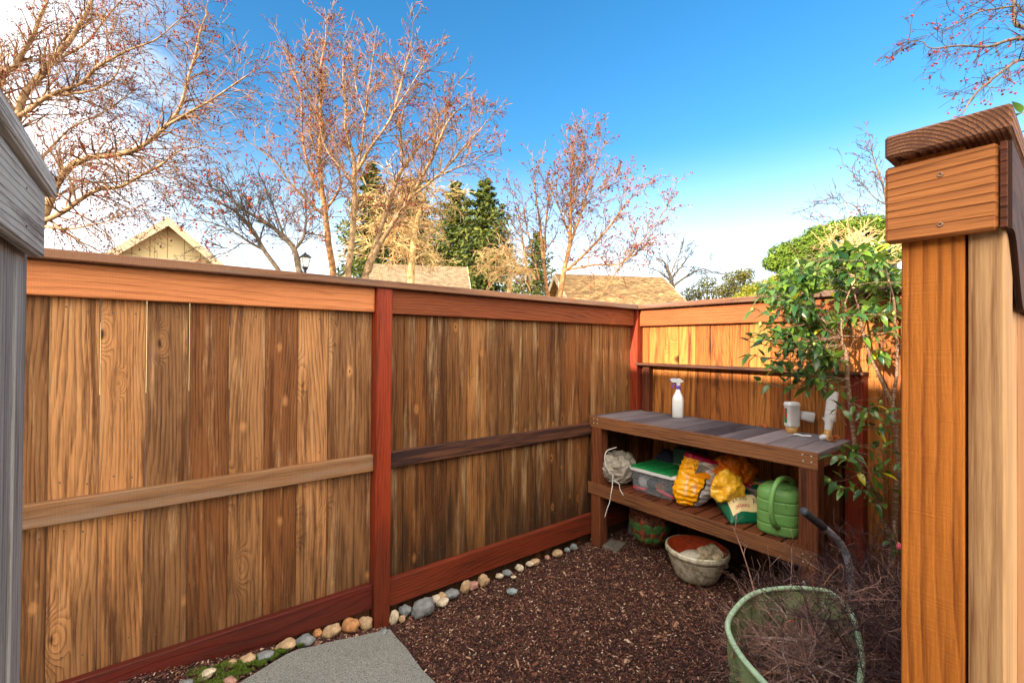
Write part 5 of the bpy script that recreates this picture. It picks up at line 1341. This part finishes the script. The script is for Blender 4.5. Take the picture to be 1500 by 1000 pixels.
limbtree('bare_tree', 'fan shaped bare tree in front of the sunlit tan roof', [
 [(820, 435, 17., .16), (826, 396, 17., .14), (835, 360, 17., .12), (835, 300, 17., .08), (838, 250, 17., .04), (842, 208, 17., .014)],
 [(835, 360, 17., .08), (850, 315, 17., .06), (866, 262, 17., .035), (880, 202, 17., .014)],
 [(835, 350, 17., .06), (822, 312, 17., .045), (810, 285, 17., .025), (800, 268, 17., .012)],
 [(826, 398, 17., .09), (844, 384, 16.8, .085), (880, 348, 16.6, .065), (916, 300, 16.4, .04), (932, 284, 16.3, .025), (949, 270, 16.2, .012)],
 [(828, 396, 17., .07), (870, 388, 16.6, .055), (907, 387, 16.3, .045), (934, 362, 16.1, .035), (958, 330, 16., .022), (979, 300, 15.9, .01)],
 [(880, 435, 16.4, .05), (907, 392, 16.3, .04), (930, 372, 16.1, .02), (965, 352, 16., .01)],
 [(842, 340, 17., .05), (858, 300, 17., .035), (900, 262, 17., .012)],
 [(836, 320, 17., .04), (846, 270, 17.1, .03), (856, 215, 17.2, .012)],
], (M_BARKO, M_TWIG), 37, L1=1.15, lev=2, dens=.11, droop=.05, berries=.35, bsize=.038, minr=.007, group=GT)
limbtree('bare_tree', 'bare tree reaching in over the top right corner with dark red seed balls', [
 [(1700, 480, 6.5, .16), (1690, 250, 6.5, .14), (1640, 120, 6.4, .10), (1560, 80, 6.3, .06), (1500, 58, 6.2, .038), (1442, 67, 6.1, .024), (1388, 68, 6., .016), (1363, 67, 6., .011), (1352, 58, 6., .008), (1330, 60, 6., .005)],
 [(1640, 120, 6.4, .07), (1540, 60, 6.3, .05), (1500, 41, 6.3, .04), (1487, 36, 6.3, .036), (1485, 11, 6.3, .03), (1486, -30, 6.3, .02)],
 [(1486, 9, 6.3, .02), (1460, 13, 6.2, .018), (1433, 18, 6.2, .015), (1406, 32, 6.1, .011), (1388, 41, 6.1, .009), (1366, 49, 6., .006), (1345, 58, 6., .004)],
 [(1670, 180, 6.4, .07), (1560, 100, 6.3, .045), (1500, 88, 6.2, .034), (1469, 104, 6.1, .03), (1442, 126, 6., .025), (1422, 146, 6., .018), (1410, 168, 6., .01)],
 [(1500, 20, 6.3, .02), (1470, -10, 6.3, .012), (1420, -20, 6.2, .008)],
], (M_BARKK, M_TWIGK), 38, L1=.55, lev=2, dens=.1, droop=-.22, berries=.3, bsize=.017, minr=.0026, group=GT, upb=-.1, spread=.2, start=.35)
limbtree('bare_tree', 'far thin bare tree standing behind the rounded pine at the right', [
 [(1312, 420, 26., .2), (1308, 350, 26., .15), (1298, 290, 26., .10), (1286, 250, 26., .06), (1275, 214, 26., .02)],
 [(1308, 350, 26., .09), (1320, 290, 26., .07), (1322, 240, 26., .03)],
 [(1300, 300, 26., .07), (1282, 290, 26., .05), (1256, 262, 26., .02)],
 [(1290, 400, 26., .09), (1268, 330, 26., .07), (1250, 300, 26., .045), (1222, 298, 26., .02)],
 [(1262, 320, 26., .05), (1240, 322, 26., .03), (1212, 328, 26., .015)],
 [(1302, 320, 26., .05), (1290, 262, 26., .02)],
], (M_BARKD, M_TWIGG), 39, L1=2., lev=2, dens=.5, droop=.05, berries=.25, bsize=.05, minr=.013, group=GT)

# pale drooping tangle behind the twin trunks
def tangle(name, label, trunk, arcs, mats, seed, spread_px, d, n, minr=.008, L1=.9, leaves=0, droop=-.35):
    rg = random.Random(seed); b0 = at(*trunk[0][:3]); T = thing(name, (b0.x, b0.y, 0), label, 'tree')
    mbT = MB(); pts = smooth([at(*p[:3]) for p in trunk], 4); mbT.tube([V((b0.x, b0.y, -.1))]+pts, [trunk[0][3]*1.2]+[trunk[0][3]*(1-.7*i/len(pts)) for i in range(len(pts))], 8, cap=False)
    mbW = MB(); tips = []
    for (x, y, rad) in arcs:
        p = at(x, y, d+rg.uniform(-1, 1)); s_ = min(pts, key=lambda q: (q-p).length)
        br = smooth([s_, s_.lerp(p, .5)+V((0, 0, .35)), p], 4); mbT.tube(br, [.05*(1-.7*i/len(br)) for i in range(len(br))], 6, cap=False)
        for i in range(n):
            k = rg.randint(2, len(br)-1)
            branchy(mbW, rg, br[k], V((rg.gauss(0, 1), rg.gauss(0, 1), rg.uniform(-.1, .9))), L1*rg.uniform(.5, 1.3), minr*1.6, 2, droop, .25, (2, 4), nside=3, minr=minr, step=5, tips=tips, ang=(.4, 1.))
    mbT.build('trunk', mats[0], T, True); tag(mbW.build('crown', mats[1], T), kind='stuff')
    if leaves:
        mb = MB()
        for (p, dd) in tips:
            if rg.random() > leaves: continue
            s_ = .04*rg.uniform(.6, 1.2); a = V((rg.gauss(0, 1), rg.gauss(0, 1), rg.gauss(0, 1))).normalized()*s_*1.5; b_ = a.orthogonal().normalized()*s_
            mb.add([p-a, p+b_, p+a, p-b_], [(0, 1, 2), (0, 2, 3)], rnd=rg.random())
        tag(mb.build('leaves', M_BERRYO, T), kind='stuff')
tangle('tangled_tree', 'sunlit pale tree with drooping tangled twigs over the left low roof', [(602, 420, 18., .16), (604, 370, 18., .13), (612, 320, 18., .09), (620, 290, 18., .06)],
 [(575, 300, 1), (600, 275, 1), (635, 285, 1), (560, 335, 1), (590, 340, 1), (628, 345, 1), (545, 300, 1), (540, 360, 1), (570, 375, 1), (610, 385, 1), (645, 385, 1), (525, 335, 1), (640, 320, 1)],
 (M_TWIGP, M_TWIGP), 51, 44, 18., 15, .0095, 1.05, .10)
tangle('tangled_tree', 'pale bare brush in front of the right conifer and left of the fan shaped tree', [(745, 430, 18., .1), (748, 400, 18., .08), (742, 375, 18., .05)],
 [(720, 385, 1), (735, 375, 1), (755, 380, 1), (770, 400, 1), (725, 405, 1), (750, 410, 1), (785, 410, 1), (700, 400, 1)],
 (M_TWIGP, M_TWIGP), 52, 60, 18., 9, .0095, .8, .1)
tangle('tangled_tree', 'pale leafless bush standing before the rounded pine', [(1250, 440, 17., .1), (1248, 400, 17., .08), (1246, 375, 17., .05)],
 [(1215, 392, 1), (1235, 372, 1), (1260, 362, 1), (1285, 362, 1), (1300, 375, 1), (1225, 400, 1), (1265, 385, 1), (1290, 395, 1)],
 (M_TWIGP, M_TWIGP), 53, 26, 17., 10, .008, .7, .0, .1)

# ================================================================== EVERGREENS
def quadleaf(mb, p, nrm, s_, rg, r_):
    a = nrm.orthogonal().normalized(); a = Matrix.Rotation(rg.uniform(0, 6.28), 3, nrm) @ a; b_ = nrm.cross(a)
    mb.add([p-a*s_, p-b_*s_*.45, p+a*s_, p+b_*s_*.45], [(0, 1, 2, 3)], rnd=r_)
def conifer(name, label, px, ytop, d, h_half, seed, n=5200, mat=M_CONIF, s_=.17):
    rg = random.Random(seed); top = at(px, ytop, d); H = top.z; T = thing(name, (top.x, top.y, 0), label, 'tree', 'dark conifers behind the bare trees')
    mb = MB(); mb.tube([V((top.x, top.y, -.1)), V((top.x, top.y, H*.6)), top], [.28, .18, .03], 9); 
    mbL = MB(); W = h_half*d/FPX
    nb = 150
    for i in range(nb):
        t = (i/nb)**.9; z = H-(H-.6)*t; R_ = W*(.10+.90*min(1, t*2.2)**.8)*(1-.12*max(0, t-.6))*rg.uniform(.72, 1.12)
        a = i*2.4+rg.uniform(-.4, .4); d0 = V((math.cos(a), math.sin(a), 0)); q0 = V((top.x, top.y, z))
        e = q0+d0*R_+V((0, 0, .1*R_-.0)); md = q0+d0*R_*.55+V((0, 0, -.10*R_)); br = smooth([q0, md, e], 4)
        mb.tube(br, [.05*(1-.8*k/len(br))+.008 for k in range(len(br))], 4, cap=False)
        m_ = max(14, int(n/nb*(.35+R_/W)))
        for k in range(m_):
            f = rg.random()**.75; p = br[min(len(br)-1, int(f*(len(br)-1)))]
            sp2 = .42*(1.05-f*.5)*max(.6, R_)*.55
            p = p+V((rg.gauss(0, sp2), rg.gauss(0, sp2), rg.gauss(0, sp2*.42)))
            nr = (d0*.6+V((rg.gauss(0, .5), rg.gauss(0, .5), .8+rg.gauss(0, .4)))).normalized()
            quadleaf(mbL, p, nr, s_*rg.uniform(.6, 1.3), rg, min(1, max(0, rg.gauss(.45, .25))))
    mb.build('trunk', M_BARKD, T, True); tag(mbL.build('crown', mat, T), kind='stuff')
conifer('conifer', 'dark green conifer, left of the twin pointed pair, partly behind twigs', 668, 268, 31, 62, 61, s_=.15, n=17000)
conifer('conifer', 'dark green conifer with the clearest pointed top, right of the pair', 711, 264, 29, 60, 62, s_=.15, n=17000)
conifer('conifer', 'dark conifer half hidden behind the leaning bare trunks', 545, 238, 30, 52, 63, s_=.15, n=15000)
conifer('conifer', 'dark conifer behind the pale tangled tree', 602, 262, 34, 62, 64, s_=.16, n=15000)
conifer('conifer', 'small olive conifer behind the pinkish bare tree', 787, 340, 26, 40, 65, s_=.11, n=6000)

def roundtree(name, label, clumps, base, mat, seed, s_=.16, dens=60, cat='tree', group=None, up_=.3):
    rg = random.Random(seed); b0 = V((*on(*base)[:2], 0)) if len(base) == 4 else V(base)
    T = thing(name, b0, label, cat, group); mb = MB(); mbL = MB()
    cs = [(at(x, y, d), r_*d/FPX) for (x, y, d, r_) in clumps]
    zc = min(c.z for c, _ in cs)
    hub = b0+V((0, 0, zc*.55))
    mb.tube([b0-V((0, 0, .1)), hub], [.22, .15], 9, cap=False)
    for c, r_ in cs:
        mb.tube(smooth([hub, hub.lerp(c, .5)+V((0, 0, -.2)), c], 3), [.11, .1, .09, .07, .05, .04, .02], 6, cap=False)
        for k in range(int(dens*r_*r_)):
            dd = V((rg.gauss(0, 1), rg.gauss(0, 1), rg.gauss(0, 1))).normalized()
            rr = r_*(rg.random()**.28)*(1+.22*mn.noise(dd*2.3+c)); p = c+V((dd.x*rr, dd.y*rr, dd.z*rr*.72))
            nr = (dd+V((rg.gauss(0, .5), rg.gauss(0, .5), up_+rg.gauss(0, .5)))).normalized()
            quadleaf(mbL, p, nr, s_*rg.uniform(.6, 1.3), rg, min(1, max(0, rg.gauss(.5, .25))))
    mb.build('trunk', M_BARKD, T, True); tag(mbL.build('crown', mat, T), kind='stuff')
    return T
rg = random.Random(77)
cl2 = [(1150, 372, 22., 24), (1172, 362, 22., 22), (1135, 385, 22., 18), (1195, 360, 22.5, 24), (1165, 392, 21.5, 28), (1200, 345, 23., 22), (1225, 338, 23., 22), (1250, 332, 23., 22), (1275, 330, 23.2, 22), (1298, 334, 23., 22), (1215, 375, 22., 28), (1250, 370, 22.4, 32), (1290, 370, 22.4, 32), (1240, 410, 22., 34), (1190, 420, 21.5, 30), (1290, 415, 22., 34), (1150, 420, 21.5, 26)]
b_ = at(1210, 440, 23.)
roundtree('rounded_pine', 'bright green rounded pine rising above the fence at the right', cl2, (b_.x, b_.y, 0), M_PINE, 71, s_=.085, dens=3200, up_=.6)
b_ = at(1115, 440, 18.)
roundtree('yellow_green_bush', 'yellow green bush just above the back fence left of the pine', [(1100, 425, 17., 12), (1120, 418, 17., 14), (1140, 410, 17., 14), (1085, 435, 17., 10), (1130, 430, 17., 16)], (b_.x, b_.y, 0), M_YEL, 72, s_=.05, dens=5000, cat='bush')
b_ = at(1080, 440, 21.)
roundtree('olive_tree', 'small olive green tree between the bare oak and the pine', [(1075, 408, 21., 17), (1092, 402, 21., 15), (1062, 424, 21., 14), (1095, 422, 21., 18), (1078, 430, 21., 18)], (b_.x, b_.y, 0), M_OLIVE, 73, s_=.06, dens=2600, cat='tree')
b_ = at(1035, 440, 23.)
roundtree('olive_tree', 'half leafy dark tree right of the sunlit tan roof', [(1036, 414, 23., 15), (1022, 424, 23., 17), (1046, 424, 23., 13), (1008, 432, 23., 15), (1058, 434, 23., 14), (1032, 436, 23., 18), (1012, 442, 23., 14)], (b_.x, b_.y, 0), M_OLIVE, 74, s_=.06, dens=1300, cat='tree')
limbtree('bare_oak', 'dark bare oak with fine dome of twigs right of the sunlit tan roof', [
 [(990, 445, 23.5, .2), (985, 420, 23.5, .17), (980, 400, 23.5, .12), (975, 385, 23.5, .06), (962, 378, 23.5, .03)],
 [(982, 410, 23.5, .10), (998, 390, 23.5, .07), (1008, 376, 23.5, .03)],
 [(986, 420, 23.5, .10), (1010, 402, 23.5, .07), (1030, 394, 23.5, .04), (1042, 398, 23.5, .02)],
 [(980, 410, 23.5, .08), (965, 398, 23.5, .05), (950, 392, 23.5, .02)],
 [(984, 400, 23.5, .06), (990, 382, 23.5, .04), (995, 372, 23.5, .02)],
], (M_BARKD, M_TWIGG), 75, L1=1.1, lev=2, dens=.22, droop=.1, berries=0, minr=.011)
# hedge mass low over the back fence
b_ = at(1180, 445, 12.)
roundtree('tree_line', 'line of mixed green trees low beyond the back fence', [(1060+i*22, 446-(i % 3)*5, 16., 12) for i in range(13)], (b_.x, b_.y, 0), M_YEL, 76, s_=.06, dens=3000, cat='hedge')

# ================================================================== LIGHT AND SKY
SUN_EL, SUN_AZ = 17., 0.
td = V((.955, .08, -math.tan(R(SUN_EL)))).normalized()     # travel direction of the light
L = bpy.data.lights.new('sun', 'SUN'); L.energy = 5.; L.angle = R(.5); L.color = (1., .86, .68)
lo = bpy.data.objects.new('sun', L); COL.objects.link(lo); lo.rotation_euler = td.to_track_quat('-Z', 'Y').to_euler(); lo.location = (-20, 0, 20)
w = G('World', True); S.world = w.m
sky = w.n('TexSky', {'sky_type': 'NISHITA', 'sun_disc': False, 'sun_elevation': R(SUN_EL), 'sun_rotation': math.atan2(-td.x, -td.y), 'air_density': 1.1, 'dust_density': .6, 'ozone_density': 3.})
dirv = w.n('TexCoord').outputs['Generated']
sp = w.n('SeparateXYZ', _0=dirv)
nz = w.noise(w.scale(dirv, (2.2, 2.2, 4.)), 1.6, 7., .6, .4)
# clouds gather towards the left (-X, +Y) part of the sky
side = w.mapr(w.math('SUBTRACT', w.math('MULTIPLY', sp.outputs[1], .75), w.math('MULTIPLY', sp.outputs[0], 1.)), .56, .9)
cl = w.math('MULTIPLY', w.mapr(nz, .40, .58), side)
hz = w.mapr(sp.outputs[2], .0, .40, .75, 0.)
cl = w.math('MAXIMUM', cl, hz)
hs = w.n('HueSaturation', Hue=.496, Saturation=1.3, Value=.95, Color=sky.outputs[0])
col = w.mix(cl, hs.outputs[0], (7.2, 7.3, 7.5))
# unseen bright glow added to the sky behind the camera to lift the shade
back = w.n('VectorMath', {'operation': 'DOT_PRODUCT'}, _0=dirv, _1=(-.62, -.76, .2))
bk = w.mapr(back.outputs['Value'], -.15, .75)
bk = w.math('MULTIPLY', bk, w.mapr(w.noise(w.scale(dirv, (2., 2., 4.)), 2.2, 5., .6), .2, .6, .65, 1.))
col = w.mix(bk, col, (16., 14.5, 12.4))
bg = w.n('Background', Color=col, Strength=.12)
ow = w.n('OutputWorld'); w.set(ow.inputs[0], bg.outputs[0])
S.view_settings.view_transform = 'Standard'; S.view_settings.look = 'None'
S.view_settings.exposure = 1.45; S.view_settings.gamma = 1
